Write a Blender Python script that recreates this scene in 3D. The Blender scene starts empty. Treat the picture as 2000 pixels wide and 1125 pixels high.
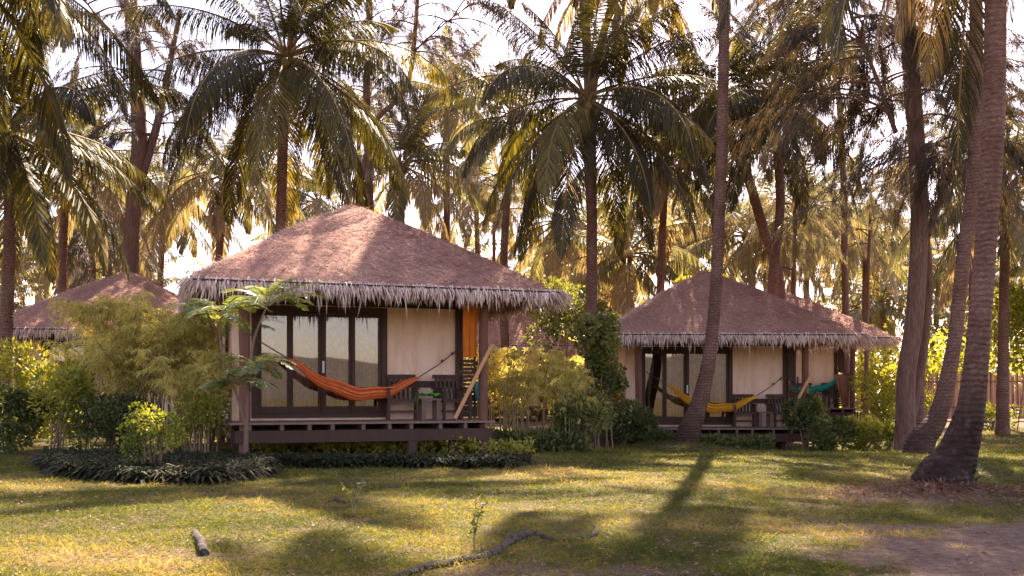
import bpy, math, random
import numpy as np
R = math.radians
S = bpy.context.scene
COL = S.collection
rng = np.random.default_rng(7)
random.seed(7)

# ------------------------------------------------------------------ camera
F = 1900.0; HY = 768.0; CH = 1.2          # focal length in photo pixels, horizon row, eye height
cam_d = bpy.data.cameras.new('camera'); cam = bpy.data.objects.new('camera', cam_d); COL.objects.link(cam)
cam.location = (0, 0, CH); cam.rotation_euler = (R(90), 0, 0)
cam_d.sensor_width = 36; cam_d.lens = F / 2000 * 36
cam_d.shift_y = (HY - 562.5) / 2000
cam_d.clip_start = 0.1; cam_d.clip_end = 3000
S.camera = cam
# ------------------------------------------------------------------ light
SUN_EL = R(45); SX, SY = 0.25, 0.97       # the sun stands behind the huts, a little to the right
w = bpy.data.worlds.new('World'); S.world = w; w.use_nodes = True
nt = w.node_tree; nt.nodes.clear()
out = nt.nodes.new('ShaderNodeOutputWorld'); bg = nt.nodes.new('ShaderNodeBackground')
sky = nt.nodes.new('ShaderNodeTexSky'); sky.sky_type = 'NISHITA'; sky.sun_disc = False
sky.sun_elevation = SUN_EL; sky.sun_rotation = math.atan2(SX, SY)
sky.air_density = 1.0; sky.dust_density = 1.0; sky.ozone_density = 1.0
tint = nt.nodes.new('ShaderNodeMix'); tint.data_type = 'RGBA'; tint.blend_type = 'MULTIPLY'
tint.inputs[0].default_value = 1.0; tint.inputs[7].default_value = (1.24, 0.92, 0.85, 1)
nt.links.new(sky.outputs[0], tint.inputs[6]); nt.links.new(tint.outputs[2], bg.inputs[0])
bg.inputs[1].default_value = 0.085; nt.links.new(bg.outputs[0], out.inputs[0])
sd = bpy.data.lights.new('sun', 'SUN'); sd.energy = 5.0; sd.angle = R(0.5); sd.color = (1.0, 0.84, 0.66)
so = bpy.data.objects.new('sun', sd); COL.objects.link(so)
from mathutils import Vector
_d = Vector((SX, SY, math.tan(SUN_EL) * math.hypot(SX, SY))).normalized()
so.rotation_euler = _d.to_track_quat('Z', 'Y').to_euler(); so.location = _d * 60
S.view_settings.view_transform = 'Standard'; S.view_settings.look = 'None'
S.view_settings.exposure = 2.6; S.view_settings.gamma = 1
S.render.engine = 'CYCLES'
S.cycles.max_bounces = 8; S.cycles.transparent_max_bounces = 16; S.cycles.diffuse_bounces = 4
S.cycles.use_adaptive_sampling = True; S.cycles.use_denoising = True

# ------------------------------------------------------------------ helpers
def W(x, y, Y):
    """world point seen at photo pixel (x, y) at depth Y"""
    return np.array([(x - 1000) / F * Y, Y, CH + (HY - y) / F * Y])

def hash2(ix, iy, seed):
    n = (ix.astype(np.int64) * 374761393 + iy.astype(np.int64) * 668265263 + seed * 1442695041) & 0xffffffff
    n = ((n ^ (n >> 13)) * 1274126177) & 0xffffffff
    return ((n ^ (n >> 16)) & 0xffff) / 65535.0
def vnoise(x, y, seed=0):
    x = np.asarray(x, float); y = np.asarray(y, float)
    ix = np.floor(x); iy = np.floor(y); fx = x - ix; fy = y - iy
    fx = fx * fx * (3 - 2 * fx); fy = fy * fy * (3 - 2 * fy)
    a = hash2(ix, iy, seed); b = hash2(ix + 1, iy, seed); c = hash2(ix, iy + 1, seed); d = hash2(ix + 1, iy + 1, seed)
    return (a * (1 - fx) + b * fx) * (1 - fy) + (c * (1 - fx) + d * fx) * fy
def fbm(x, y, seed=0, o=4):
    v = 0; a = .5; t = 0
    for i in range(o):
        v = v + a * vnoise(np.asarray(x) * 2 ** i, np.asarray(y) * 2 ** i, seed + i * 17); t += a; a *= .5
    return v / t

def gz(X, Y):
    X = np.asarray(X, float); Y = np.asarray(Y, float)
    z = -0.42 * np.exp(-(((X - 7.0) / 6.5) ** 2 + ((Y - 28) / 6.0) ** 2))
    z = z + 0.10 * np.exp(-(((X - 5.0) / 1.1) ** 2 + ((Y - 11.7) / 0.9) ** 2))
    z = z + 0.22 * np.exp(-(((X - 4.2) / 1.3) ** 2 + ((Y - 24.4) / 1.4) ** 2))
    z = z + 0.05 * (fbm(X * .5, Y * .5, 3, 3) - .5) * np.clip((Y - 2) / 6, 0, 1)
    return z
def gzf(X, Y): return float(gz(np.array([X]), np.array([Y]))[0])

def sandmask(X, Y):
    n = .55 * fbm(X * .7 + 5, Y * 1.1, 11, 4) + .45 * fbm(X * 3.1 + 5, Y * 4.1, 14, 3)
    d = np.sqrt(((X - 5.0) / 2.7) ** 2 + ((Y - 7.2) / 2.4) ** 2)
    m = np.clip((1.1 - d) * 2.0 + (n - .5) * 4.5, 0, 1)
    d2 = np.sqrt(((X - .2) / 1.8) ** 2 + ((Y - 6.6) / .7) ** 2)
    m = np.maximum(m, np.clip((0.8 - d2) * 1.6 + (n - .5) * 2.6, 0, 1) * .75)
    d3 = np.sqrt(((X - 4.6) / 1.5) ** 2 + ((Y - 11.1) / 1.0) ** 2)
    m = np.maximum(m, np.clip((1.0 - d3) * 1.8 + (n - .5) * 2, 0, 1) * .8)
    d4 = np.sqrt(((X + 2.6) / 2.2) ** 2 + ((Y - 7.1) / .8) ** 2)
    m = np.maximum(m, np.clip((0.9 - d4) * 1.3 + (n - .5) * 2.6, 0, 1) * .55)
    return m

def tag(o, label=None, cat=None, group=None, kind=None):
    if label: o['label'] = label
    if cat: o['category'] = cat
    if group: o['group'] = group
    if kind: o['kind'] = kind
    return o
def empty(name, loc, rz=0):
    o = bpy.data.objects.new(name, None); COL.objects.link(o)
    o.location = [float(v) for v in loc]; o.rotation_euler = (0, 0, rz); o.empty_display_size = .2
    return o
def mesh_np(name, V, T, mat, parent=None, tone=None, smooth=False, mats=None, midx=None):
    """V (n,3) vertices, T (m,3) triangles"""
    V = np.ascontiguousarray(V, dtype=np.float32); T = np.ascontiguousarray(T, dtype=np.int32)
    me = bpy.data.meshes.new(name)
    me.vertices.add(len(V)); me.vertices.foreach_set('co', V.ravel())
    me.loops.add(len(T) * 3); me.loops.foreach_set('vertex_index', T.ravel())
    me.polygons.add(len(T)); me.polygons.foreach_set('loop_start', np.arange(0, len(T) * 3, 3, dtype=np.int32))
    me.polygons.foreach_set('loop_total', np.full(len(T), 3, dtype=np.int32))
    if tone is not None:
        a = me.attributes.new('tone', 'FLOAT', 'POINT'); a.data.foreach_set('value', np.ascontiguousarray(tone, dtype=np.float32))
    for m in (mats or [mat]): me.materials.append(m)
    if midx is not None: me.polygons.foreach_set('material_index', np.ascontiguousarray(midx, dtype=np.int32))
    me.polygons.foreach_set('use_smooth', np.full(len(T), smooth, dtype=bool))
    me.update(calc_edges=True)
    o = bpy.data.objects.new(name, me); COL.objects.link(o)
    if parent: o.parent = parent
    return o

class Geo:
    """collects pieces of geometry for one mesh"""
    def __init__(s): s.V = []; s.T = []; s.C = []; s.M = []; s.n = 0
    def add(s, V, T, tone=0.5, m=0):
        V = np.asarray(V, float).reshape(-1, 3); T = np.asarray(T, int).reshape(-1, 3)
        s.V.append(V); s.T.append(T + s.n); s.n += len(V)
        s.C.append(np.broadcast_to(np.asarray(tone, float), (len(V),)).copy()); s.M.append(np.full(len(T), m))
        return s
    def box(s, x0, x1, y0, y1, z0, z1, tone=.5, m=0, rot=None, c=None):
        V = np.array([[x, y, z] for x in (x0, x1) for y in (y0, y1) for z in (z0, z1)], float)
        if rot is not None: V = V @ np.array(rot).T
        if c is not None: V = V + np.array(c)
        Q = [(0, 1, 3, 2), (4, 6, 7, 5), (0, 4, 5, 1), (2, 3, 7, 6), (0, 2, 6, 4), (1, 5, 7, 3)]
        T = []
        for a, b, c_, d in Q: T += [(a, b, c_), (a, c_, d)]
        return s.add(V, T, tone, m)
    def bar(s, p, q, w_, h_, tone=.5, m=0):
        """box beam from p to q, width w_ (sideways) and height h_"""
        p = np.array(p, float); q = np.array(q, float); t = q - p; L = np.linalg.norm(t); t /= L
        r = np.array([0, 0, 1.]) if abs(t[2]) < .95 else np.array([0, 1., 0])
        a = np.cross(t, r); a /= np.linalg.norm(a); b = np.cross(a, t)
        return s.box(-w_ / 2, w_ / 2, 0, L, -h_ / 2, h_ / 2, tone, m, np.stack([a, t, b], 1), p)
    def tube(s, P, rad, seg=8, tone=.5, m=0, cap=True):
        V, T = tube(P, rad, seg, cap); return s.add(V, T, tone, m)
    def get(s): return np.concatenate(s.V), np.concatenate(s.T), np.concatenate(s.C), np.concatenate(s.M)
    def build(s, name, mat, parent=None, smooth=False, mats=None):
        V, T, C, M = s.get()
        return mesh_np(name, V, T, mat, parent, C, smooth, mats, M if mats else None)

def tube(P, rad, seg=8, cap=True, squash=None):
    P = np.asarray(P, float); k = len(P); rad = np.broadcast_to(np.asarray(rad, float), (k,))
    t = np.gradient(P, axis=0); t /= np.linalg.norm(t, axis=1)[:, None] + 1e-9
    ref = np.array([0, 1., 0]) if abs(t[:, 1]).max() < .9 else (np.array([0, 0, 1.]) if abs(t[:, 2]).max() < .9 else np.array([1., 0, 0]))
    a = np.cross(t, ref); a /= np.linalg.norm(a, axis=1)[:, None]; b = np.cross(t, a)
    an = np.linspace(0, 2 * np.pi, seg, endpoint=False)
    V = P[:, None] + rad[:, None, None] * (np.cos(an)[None, :, None] * a[:, None] + np.sin(an)[None, :, None] * b[:, None])
    V = V.reshape(-1, 3); T = []
    i = np.arange(k - 1)[:, None] * seg; j = np.arange(seg)[None]; j2 = (j + 1) % seg
    q = np.stack([i + j, i + j2, i + seg + j2, i + seg + j], -1).reshape(-1, 4)
    T = np.concatenate([q[:, [0, 1, 2]], q[:, [0, 2, 3]]])
    if cap:
        V = np.concatenate([V, P[:1], P[-1:]]); n = k * seg
        c0 = np.stack([np.full(seg, n), (np.arange(seg) + 1) % seg, np.arange(seg)], 1)
        b0 = (k - 1) * seg
        c1 = np.stack([np.full(seg, n + 1), b0 + np.arange(seg), b0 + (np.arange(seg) + 1) % seg], 1)
        T = np.concatenate([T, c0, c1])
    return V, T

def nrm(v): return v / (np.linalg.norm(v, axis=-1, keepdims=True) + 1e-9)
def spline(pts, n):
    """Catmull-Rom through pts"""
    P = np.asarray(pts, float); P = np.vstack([2 * P[0] - P[1], P, 2 * P[-1] - P[-2]])
    k = len(P) - 3; u = np.linspace(0, k, n); i = np.minimum(u.astype(int), k - 1); t = (u - i)[:, None]
    a, b, c, d = P[i], P[i + 1], P[i + 2], P[i + 3]
    return .5 * (2 * b + (c - a) * t + (2 * a - 5 * b + 4 * c - d) * t ** 2 + (3 * b - a - 3 * c + d) * t ** 3)

def blades(P, D, Sd, L, w0, w1, droop, mid=.5):
    """strip leaves. P base, D unit direction, Sd unit side, L length, w0/w1 widths at base/middle, droop = how far the tip bends down (fraction of L)"""
    n = len(P); L = np.broadcast_to(np.asarray(L, float), (n,))[:, None]
    w0 = np.broadcast_to(np.asarray(w0, float), (n,))[:, None]; w1 = np.broadcast_to(np.asarray(w1, float), (n,))[:, None]
    dr = np.broadcast_to(np.asarray(droop, float), (n,))[:, None]
    down = np.array([[0, 0, -1.]])
    M = P + D * L * mid + down * dr * L * mid * .35
    E = P + nrm(D + down * dr) * L * .98
    E = np.where(dr > 0, M + nrm(D + down * dr * 1.6) * L * (1 - mid), E)
    V = np.stack([P - Sd * w0 / 2, P + Sd * w0 / 2, M + Sd * w1 / 2, M - Sd * w1 / 2, E], 1).reshape(-1, 3)
    i = np.arange(n)[:, None] * 5
    T = np.concatenate([i + [0, 1, 2], i + [0, 2, 3], i + [3, 2, 4]], 1).reshape(-1, 3)
    return V, T
def kites(P, D, N, L, wd, fold=.25):
    """broad leaves: base, two sides, tip, folded along the midrib"""
    n = len(P); L = np.broadcast_to(np.asarray(L, float), (n,))[:, None]; wd = np.broadcast_to(np.asarray(wd, float), (n,))[:, None]
    Sd = nrm(np.cross(D, N)); N2 = np.cross(Sd, D)
    m1 = P + D * L * .33; m2 = P + D * L * .7
    V = np.stack([P, m1 + Sd * wd / 2 + N2 * wd * fold, m2 + Sd * wd * .42 + N2 * wd * fold * .8, P + D * L,
                  m2 - Sd * wd * .42 + N2 * wd * fold * .8, m1 - Sd * wd / 2 + N2 * wd * fold, (m1 + m2) / 2], 1).reshape(-1, 3)
    i = np.arange(n)[:, None] * 7
    T = np.concatenate([i + [0, 1, 6], i + [1, 2, 6], i + [2, 3, 6], i + [3, 4, 6], i + [4, 5, 6], i + [5, 0, 6]], 1).reshape(-1, 3)
    return V, T
def rdir(n, up=0.0, r=None):
    r = r or rng
    v = r.normal(size=(n, 3)); v[:, 2] += up
    return nrm(v)

# ------------------------------------------------------------------ materials
def mat(name): 
    m = bpy.data.materials.new(name); m.use_nodes = True; t = m.node_tree; t.nodes.clear()
    o = t.nodes.new('ShaderNodeOutputMaterial'); return m, t, o
def N(t, kind, **kw):
    n = t.nodes.new('ShaderNode' + kind)
    for k, v in kw.items(): setattr(n, k, v)
    return n
def ramp(t, fac, stops):
    r = N(t, 'ValToRGB'); e = r.color_ramp.elements
    while len(e) < len(stops): e.new(.5)
    for el, (p, c) in zip(e, stops): el.position = p; el.color = (*c, 1)
    t.links.new(fac, r.inputs[0]); return r.outputs[0]
def mix(t, a, b, fac, mode='MIX'):
    m = N(t, 'Mix', data_type='RGBA', blend_type=mode)
    for v, i in ((fac, 0), (a, 6), (b, 7)):
        if isinstance(v, (int, float)): m.inputs[i].default_value = v
        elif isinstance(v, tuple): m.inputs[i].default_value = (*v, 1)
        else: t.links.new(v, m.inputs[i])
    return m.outputs[2]
def noise(t, scale, detail=4, vec=None, rough=.6):
    n = N(t, 'TexNoise'); n.inputs['Scale'].default_value = scale; n.inputs['Detail'].default_value = detail; n.inputs['Roughness'].default_value = rough
    if vec is not None: t.links.new(vec, n.inputs['Vector'])
    return n.outputs['Fac']
def coords(t, scale=(1, 1, 1), kind='Object'):
    c = N(t, 'TexCoord'); m = N(t, 'Mapping'); m.inputs['Scale'].default_value = scale
    t.links.new(c.outputs[kind], m.inputs[0]); return m.outputs[0]
def bump(t, h, strength=.4, dist=.02):
    b = N(t, 'Bump'); b.inputs['Strength'].default_value = strength; b.inputs['Distance'].default_value = dist
    t.links.new(h, b.inputs['Height']); return b.outputs[0]
def rough_mat(name, stops, scale=6, vec_scale=(1, 1, 1), rough=.8, bump_s=.4, bump_d=.02, fine=40, spec=.3):
    m, t, o = mat(name); v = coords(t, vec_scale); n1 = noise(t, scale, 5, v); n2 = noise(t, fine, 3, v)
    mx = N(t, 'Math', operation='MULTIPLY_ADD'); t.links.new(n2, mx.inputs[0]); mx.inputs[1].default_value = .45
    ad = N(t, 'Math', operation='MULTIPLY'); t.links.new(n1, ad.inputs[0]); ad.inputs[1].default_value = .65
    t.links.new(ad.outputs[0], mx.inputs[2])
    c = ramp(t, mx.outputs[0], stops)
    p = N(t, 'BsdfPrincipled'); t.links.new(c, p.inputs['Base Color']); p.inputs['Roughness'].default_value = rough
    p.inputs['Specular IOR Level'].default_value = spec
    t.links.new(bump(t, mx.outputs[0], bump_s, bump_d), p.inputs['Normal']); t.links.new(p.outputs[0], o.inputs[0])
    return m
def leaf_mat(name, stops, trans=.45, rough=.45, tmul=(1.0, 1.0, .6), tone=True, spec=.4):
    """leaf colour from the tone attribute and a random value per leaf; part of the light passes through"""
    m, t, o = mat(name); g = N(t, 'NewGeometry'); f = g.outputs['Random Per Island']
    if tone:
        a = N(t, 'Attribute', attribute_name='tone'); ml = N(t, 'Math', operation='MULTIPLY'); t.links.new(f, ml.inputs[0]); ml.inputs[1].default_value = .35
        ad = N(t, 'Math', operation='ADD'); t.links.new(a.outputs['Fac'], ad.inputs[0]); t.links.new(ml.outputs[0], ad.inputs[1])
        sb = N(t, 'Math', operation='SUBTRACT'); t.links.new(ad.outputs[0], sb.inputs[0]); sb.inputs[1].default_value = .175
        f = sb.outputs[0]
    c = ramp(t, f, stops)
    p = N(t, 'BsdfPrincipled'); t.links.new(c, p.inputs['Base Color']); p.inputs['Roughness'].default_value = rough
    p.inputs['Specular IOR Level'].default_value = spec
    tr = N(t, 'BsdfTranslucent'); t.links.new(mix(t, c, tmul, 1.0, 'MULTIPLY'), tr.inputs[0])
    ms = N(t, 'MixShader'); ms.inputs[0].default_value = trans
    t.links.new(p.outputs[0], ms.inputs[1]); t.links.new(tr.outputs[0], ms.inputs[2]); t.links.new(ms.outputs[0], o.inputs[0])
    return m

M = {}
M['palm'] = leaf_mat('palm_leaf', [(0, (.028, .023, .012)), (.35, (.052, .044, .019)), (.6, (.10, .090, .026)), (.8, (.21, .155, .042)), (1, (.20, .11, .06))], .30, .5, (2.3, 2.1, .5), spec=.28)
M['palm_hazed'] = leaf_mat('hazed_far_palm_leaf', [(0, (.065, .066, .036)), (.35, (.13, .128, .062)), (.6, (.21, .19, .10)), (.8, (.30, .235, .15)), (1, (.28, .20, .14))], .38, .5, (1.7, 1.5, .8))  # paler than the near palm leaf: distance haze put into the colour
M['rachis'] = rough_mat('palm_midrib', [(0.2, (.12, .065, .03)), (.8, (.25, .165, .06))], 3, rough=.7)
M['dead'] = leaf_mat('dead_palm_leaf', [(0, (.12, .06, .04)), (.5, (.24, .13, .08)), (1, (.36, .22, .13))], .3, .7, (1, .8, .6))
M['needle'] = leaf_mat('casuarina_needle', [(0, (.030, .024, .015)), (.5, (.066, .050, .031)), (1, (.135, .100, .062))], .35, .6, (1.4, 1.2, .7))
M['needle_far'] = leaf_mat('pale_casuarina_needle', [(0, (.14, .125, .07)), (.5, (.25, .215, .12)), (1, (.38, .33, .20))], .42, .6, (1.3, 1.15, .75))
M['bamboo_leaf'] = leaf_mat('bamboo_leaf', [(0, (.24, .225, .07)), (.5, (.46, .43, .15)), (1, (.66, .60, .27))], .5, .5, (1.6, 1.35, .5))
M['bright_leaf'] = leaf_mat('bright_leaf', [(0, (.07, .10, .018)), (.5, (.17, .20, .035)), (1, (.36, .34, .07))], .42, .4, (2.0, 1.7, .5))
M['green_leaf'] = leaf_mat('green_leaf', [(0, (.045, .060, .020)), (.5, (.105, .125, .038)), (1, (.22, .22, .075))], .36, .45, (1.8, 1.6, .6))
M['dark_leaf'] = leaf_mat('dark_border_leaf', [(0, (.014, .019, .007)), (.5, (.032, .036, .014)), (1, (.075, .060, .034))], .2, .7, (1.4, 1.2, .6), spec=.2)
M['pinnate'] = leaf_mat('pinnate_leaf', [(0, (.08, .12, .045)), (.5, (.17, .21, .085)), (1, (.33, .33, .12))], .35, .42, (1.6, 1.5, .6))
M['grass'] = leaf_mat('grass_blade', [(0, (.045, .058, .010)), (.3, (.10, .112, .022)), (.55, (.18, .162, .045)), (.8, (.30, .215, .10)), (1, (.38, .26, .16))], .42, .6, (1.9, 1.7, .8), spec=.12)
M['palm_bark'] = None
M['bark'] = rough_mat('casuarina_bark', [(0.2, (.045, .022, .016)), (.5, (.13, .068, .05)), (.8, (.25, .145, .11))], 5, (3, 3, .5), .9, 1.0, .05, 14)
M['twig'] = rough_mat('twig_bark', [(0.2, (.10, .06, .045)), (.8, (.24, .15, .11))], 5, rough=.9)
M['stem'] = rough_mat('bamboo_stem', [(0.2, (.16, .12, .05)), (.8, (.34, .26, .12))], 5, (1, 1, .3), rough=.6)
M['plaster'] = rough_mat('cream_plaster', [(0.2, (.72, .50, .385)), (.8, (.84, .625, .50))], 1.5, rough=.9, bump_s=.25, bump_d=.006, fine=90)
M['wood'] = rough_mat('dark_brown_wood', [(0.2, (.030, .013, .009)), (.8, (.075, .036, .026))], 3, (4, 4, .6), .6, .3, .006, 30)
M['post'] = rough_mat('reddish_post_wood', [(0.2, (.085, .032, .020)), (.8, (.19, .085, .055))], 3, (4, 4, .6), .6, .5, .01, 30)
M['deck'] = rough_mat('weathered_deck_board', [(0.2, (.12, .070, .055)), (.8, (.26, .165, .135))], 3, (1, 6, 6), .55, .4, .006, 30)
M['joist'] = rough_mat('joist_wood', [(0.2, (.10, .055, .045)), (.8, (.20, .12, .10))], 3, (1, 6, 6), .7, .4, .006, 30)
M['pole'] = rough_mat('bamboo_pole', [(0.2, (.42, .20, .085)), (.8, (.60, .33, .16))], 3, (6, 6, .6), .45, .2, .004, 20)
M['metal'] = rough_mat('steel_handle', [(0, (.6, .6, .6)), (1, (.7, .7, .7))], 3, rough=.25)
M['rope'] = rough_mat('brown_rope', [(0, (.07, .035, .025)), (1, (.14, .08, .06))], 30)
M['inside_shade'] = rough_mat('interior_shade', [(0, (.10, .065, .05)), (1, (.15, .10, .08))], 3)  # shade of the room put into the colour
M['under'] = rough_mat('thatch_underside', [(0, (.05, .028, .02)), (1, (.10, .06, .045))], 12, bump_s=.8)
M['stone'] = rough_mat('grey_driftwood', [(.38, (.014, .009, .007)), (.54, (.042, .029, .023)), (.72, (.15, .12, .10))], 9, (2, 2, 2), .9, 1.0, .03, 40)

def palm_bark():
    m, t, o = mat('palm_bark'); v = coords(t); n1 = noise(t, 2.2, 4, v); n2 = noise(t, 16, 5, coords(t, (1, 1, 2.2)), .7)
    wv = N(t, 'TexWave', wave_type='BANDS', bands_direction='Z'); wv.inputs['Scale'].default_value = 4.3; wv.inputs['Distortion'].default_value = 4.5
    wv.inputs['Detail'].default_value = 3; wv.inputs['Detail Scale'].default_value = 1.5; t.links.new(v, wv.inputs['Vector'])
    base = ramp(t, n2, [(.25, (.075, .038, .030)), (.55, (.19, .112, .090)), (.8, (.34, .235, .195))])
    c = mix(t, base, ramp(t, wv.outputs['Fac'], [(0, (.70, .66, .64)), (.3, (1, 1, 1)), (1, (1, 1, 1))]), .45, 'MULTIPLY')
    c = mix(t, c, ramp(t, n1, [(.4, (.75, .62, .56)), (.62, (1.1, 1.05, 1.0))]), .8, 'MULTIPLY')
    at = N(t, 'Attribute', attribute_name='tone'); n4 = noise(t, 7, 5, v, .75)
    c = mix(t, c, ramp(t, n4, [(.35, (.016, .008, .006)), (.58, (.050, .027, .021)), (.75, (.16, .11, .095))]), at.outputs['Fac'])
    p = N(t, 'BsdfPrincipled'); t.links.new(c, p.inputs['Base Color']); p.inputs['Roughness'].default_value = .88; p.inputs['Specular IOR Level'].default_value = .2
    h = N(t, 'Math', operation='ADD'); t.links.new(wv.outputs['Fac'], h.inputs[0]); t.links.new(n2, h.inputs[1])
    t.links.new(bump(t, h.outputs[0], .8, .02), p.inputs['Normal']); t.links.new(p.outputs[0], o.inputs[0]); return m
M['palm_bark'] = palm_bark()

def thatch_mat(name, stops):
    m, t, o = mat(name); g = N(t, 'NewGeometry'); v = coords(t)
    n1 = noise(t, 1.1, 4, v); n2 = noise(t, 55, 3, coords(t, (1, 1, 3)), .7); n3 = noise(t, 14, 4, v)
    a = N(t, 'Attribute', attribute_name='tone')
    s = N(t, 'Math', operation='MULTIPLY_ADD'); t.links.new(n2, s.inputs[0]); s.inputs[1].default_value = .55; t.links.new(a.outputs['Fac'], s.inputs[2])
    s2 = N(t, 'Math', operation='MULTIPLY_ADD'); t.links.new(g.outputs['Random Per Island'], s2.inputs[0]); s2.inputs[1].default_value = .35; t.links.new(s.outputs[0], s2.inputs[2])
    s3 = N(t, 'Math', operation='MULTIPLY_ADD'); t.links.new(n1, s3.inputs[0]); s3.inputs[1].default_value = .5; t.links.new(s2.outputs[0], s3.inputs[2])
    s4 = N(t, 'Math', operation='SUBTRACT'); t.links.new(s3.outputs[0], s4.inputs[0]); s4.inputs[1].default_value = .62
    c = ramp(t, s4.outputs[0], stops)
    p = N(t, 'BsdfPrincipled'); t.links.new(c, p.inputs['Base Color']); p.inputs['Roughness'].default_value = .9; p.inputs['Specular IOR Level'].default_value = .15
    h = N(t, 'Math', operation='ADD'); t.links.new(n2, h.inputs[0]); t.links.new(n3, h.inputs[1])
    t.links.new(bump(t, h.outputs[0], .9, .05), p.inputs['Normal']); t.links.new(p.outputs[0], o.inputs[0]); return m
M['thatch'] = thatch_mat('fibre_thatch', [(0, (.20, .086, .064)), (.45, (.54, .285, .22)), (1, (.86, .60, .49))])
M['fringe'] = leaf_mat('grey_thatch_fringe', [(0, (.26, .17, .14)), (.4, (.62, .47, .40)), (1, (.88, .74, .66))], .25, .7, (1, .85, .7), spec=.2)

def cloth(name, a, b, trans=.35, stripes=0):
    m, t, o = mat(name); v = coords(t); n = noise(t, 8, 3, v)
    c = ramp(t, n, [(.3, a), (.7, b)])
    if stripes:
        at = N(t, 'Attribute', attribute_name='tone'); c = mix(t, c, ramp(t, at.outputs['Fac'], [(0, (.55, .30, .18)), (.4, (1, 1, 1)), (1, (1.1, 1.2, 1.2))]), .8, 'MULTIPLY')
    p = N(t, 'BsdfPrincipled'); t.links.new(c, p.inputs['Base Color']); p.inputs['Roughness'].default_value = .85
    tr = N(t, 'BsdfTranslucent'); t.links.new(c, tr.inputs[0]); ms = N(t, 'MixShader'); ms.inputs[0].default_value = trans
    t.links.new(p.outputs[0], ms.inputs[1]); t.links.new(tr.outputs[0], ms.inputs[2]); t.links.new(ms.outputs[0], o.inputs[0]); return m
M['orange'] = cloth('orange_hammock_cotton', (.98, .21, .06), (1.0, .30, .10), .45, 1)
M['yellow'] = cloth('yellow_hammock_cotton', (.98, .46, .03), (1.0, .56, .05), .45, 1)
M['teal'] = cloth('turquoise_hammock_cotton', (.01, .36, .33), (.02, .46, .42), .35, 1)
M['towel'] = cloth('orange_towel', (.78, .24, .02), (.86, .30, .035), .4)
M['brown_cloth'] = cloth('brown_blanket', (.28, .13, .08), (.38, .19, .12), .3)
M['green_cloth'] = cloth('green_towel', (.04, .42, .02), (.10, .60, .05), .2)
M['teal_cloth'] = cloth('pale_teal_cloth', (.06, .30, .26), (.14, .42, .38), .3)
M['curtain'] = cloth('pale_curtain', (.15, .10, .08), (.30, .215, .175), .3)
M['flower'] = cloth('mauve_petal', (.50, .28, .50), (.62, .40, .62), .4)
M['red_flower'] = cloth('red_petal', (.75, .03, .10), (.85, .05, .14), .4)

def glass_mat():
    m, t, o = mat('door_glass'); fr = N(t, 'Fresnel'); fr.inputs[0].default_value = 1.5
    mu = N(t, 'Math', operation='MULTIPLY_ADD'); t.links.new(fr.outputs[0], mu.inputs[0]); mu.inputs[1].default_value = 1.1; mu.inputs[2].default_value = .05
    g = N(t, 'BsdfGlossy'); g.inputs['Roughness'].default_value = .015; tr = N(t, 'BsdfTransparent'); tr.inputs[0].default_value = (.88, .87, .85, 1)
    ms = N(t, 'MixShader'); t.links.new(mu.outputs[0], ms.inputs[0]); t.links.new(tr.outputs[0], ms.inputs[1]); t.links.new(g.outputs[0], ms.inputs[2])
    t.links.new(ms.outputs[0], o.inputs[0]); return m
M['glass'] = glass_mat()

# ------------------------------------------------------------------ ground, hill behind the photographer
def ground_mat():
    m, t, o = mat('lawn_soil'); v = coords(t)
    a = N(t, 'Attribute', attribute_name='tone'); n1 = noise(t, .9, 5, v); n2 = noise(t, 9, 6, v, .75); n3 = noise(t, 70, 3, v, .7)
    green = ramp(t, n2, [(.3, (.035, .034, .010)), (.5, (.08, .070, .022)), (.7, (.16, .115, .05))])
    dry = ramp(t, n3, [(.3, (.08, .048, .03)), (.7, (.25, .17, .11))])
    g = mix(t, green, dry, ramp(t, n1, [(.42, (0, 0, 0)), (.62, (.75, .75, .75))]))
    sand = ramp(t, n2, [(.3, (.085, .050, .040)), (.55, (.20, .130, .098)), (.75, (.31, .22, .17))])
    sand = mix(t, sand, ramp(t, n3, [(.3, (.7, .62, .6)), (.6, (1.05, 1.05, 1.05))]), .7, 'MULTIPLY')
    c = mix(t, g, sand, a.outputs['Fac'])
    p = N(t, 'BsdfPrincipled'); t.links.new(c, p.inputs['Base Color']); p.inputs['Roughness'].default_value = .95; p.inputs['Specular IOR Level'].default_value = .1
    h = N(t, 'Math', operation='ADD'); t.links.new(n2, h.inputs[0]); t.links.new(n3, h.inputs[1])
    t.links.new(bump(t, h.outputs[0], .9, .03), p.inputs['Normal']); t.links.new(p.outputs[0], o.inputs[0]); return m
xs = np.concatenate([np.linspace(-600, -60, 12), np.linspace(-50, -16, 18), np.linspace(-15, 15, 260), np.linspace(16, 50, 18), np.linspace(60, 600, 12)])
ys = np.concatenate([np.linspace(-600, -20, 10), np.linspace(-15, 4, 12), np.linspace(4.5, 34, 250), np.linspace(35, 80, 24), np.linspace(90, 900, 14)])
GX, GY = np.meshgrid(xs, ys); GZ = gz(GX, GY) + .03 * (fbm(GX * 2.2, GY * 2.2, 31) - .5)
V = np.stack([GX, GY, GZ], -1).reshape(-1, 3); nx = len(xs)
i = (np.arange(len(ys) - 1)[:, None] * nx + np.arange(nx - 1)[None]).ravel()
T = np.concatenate([np.stack([i, i + 1, i + nx + 1], 1), np.stack([i, i + nx + 1, i + nx], 1)])
far_sand = np.clip((GY.ravel() - 30) / 12, 0, .75)
ground = mesh_np('ground', V, T, ground_mat(), tone=np.maximum(sandmask(GX, GY).ravel(), far_sand), smooth=True); tag(ground, 'shady lawn of short grass with bare sandy soil at its edge', 'lawn', kind='structure')

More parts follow.
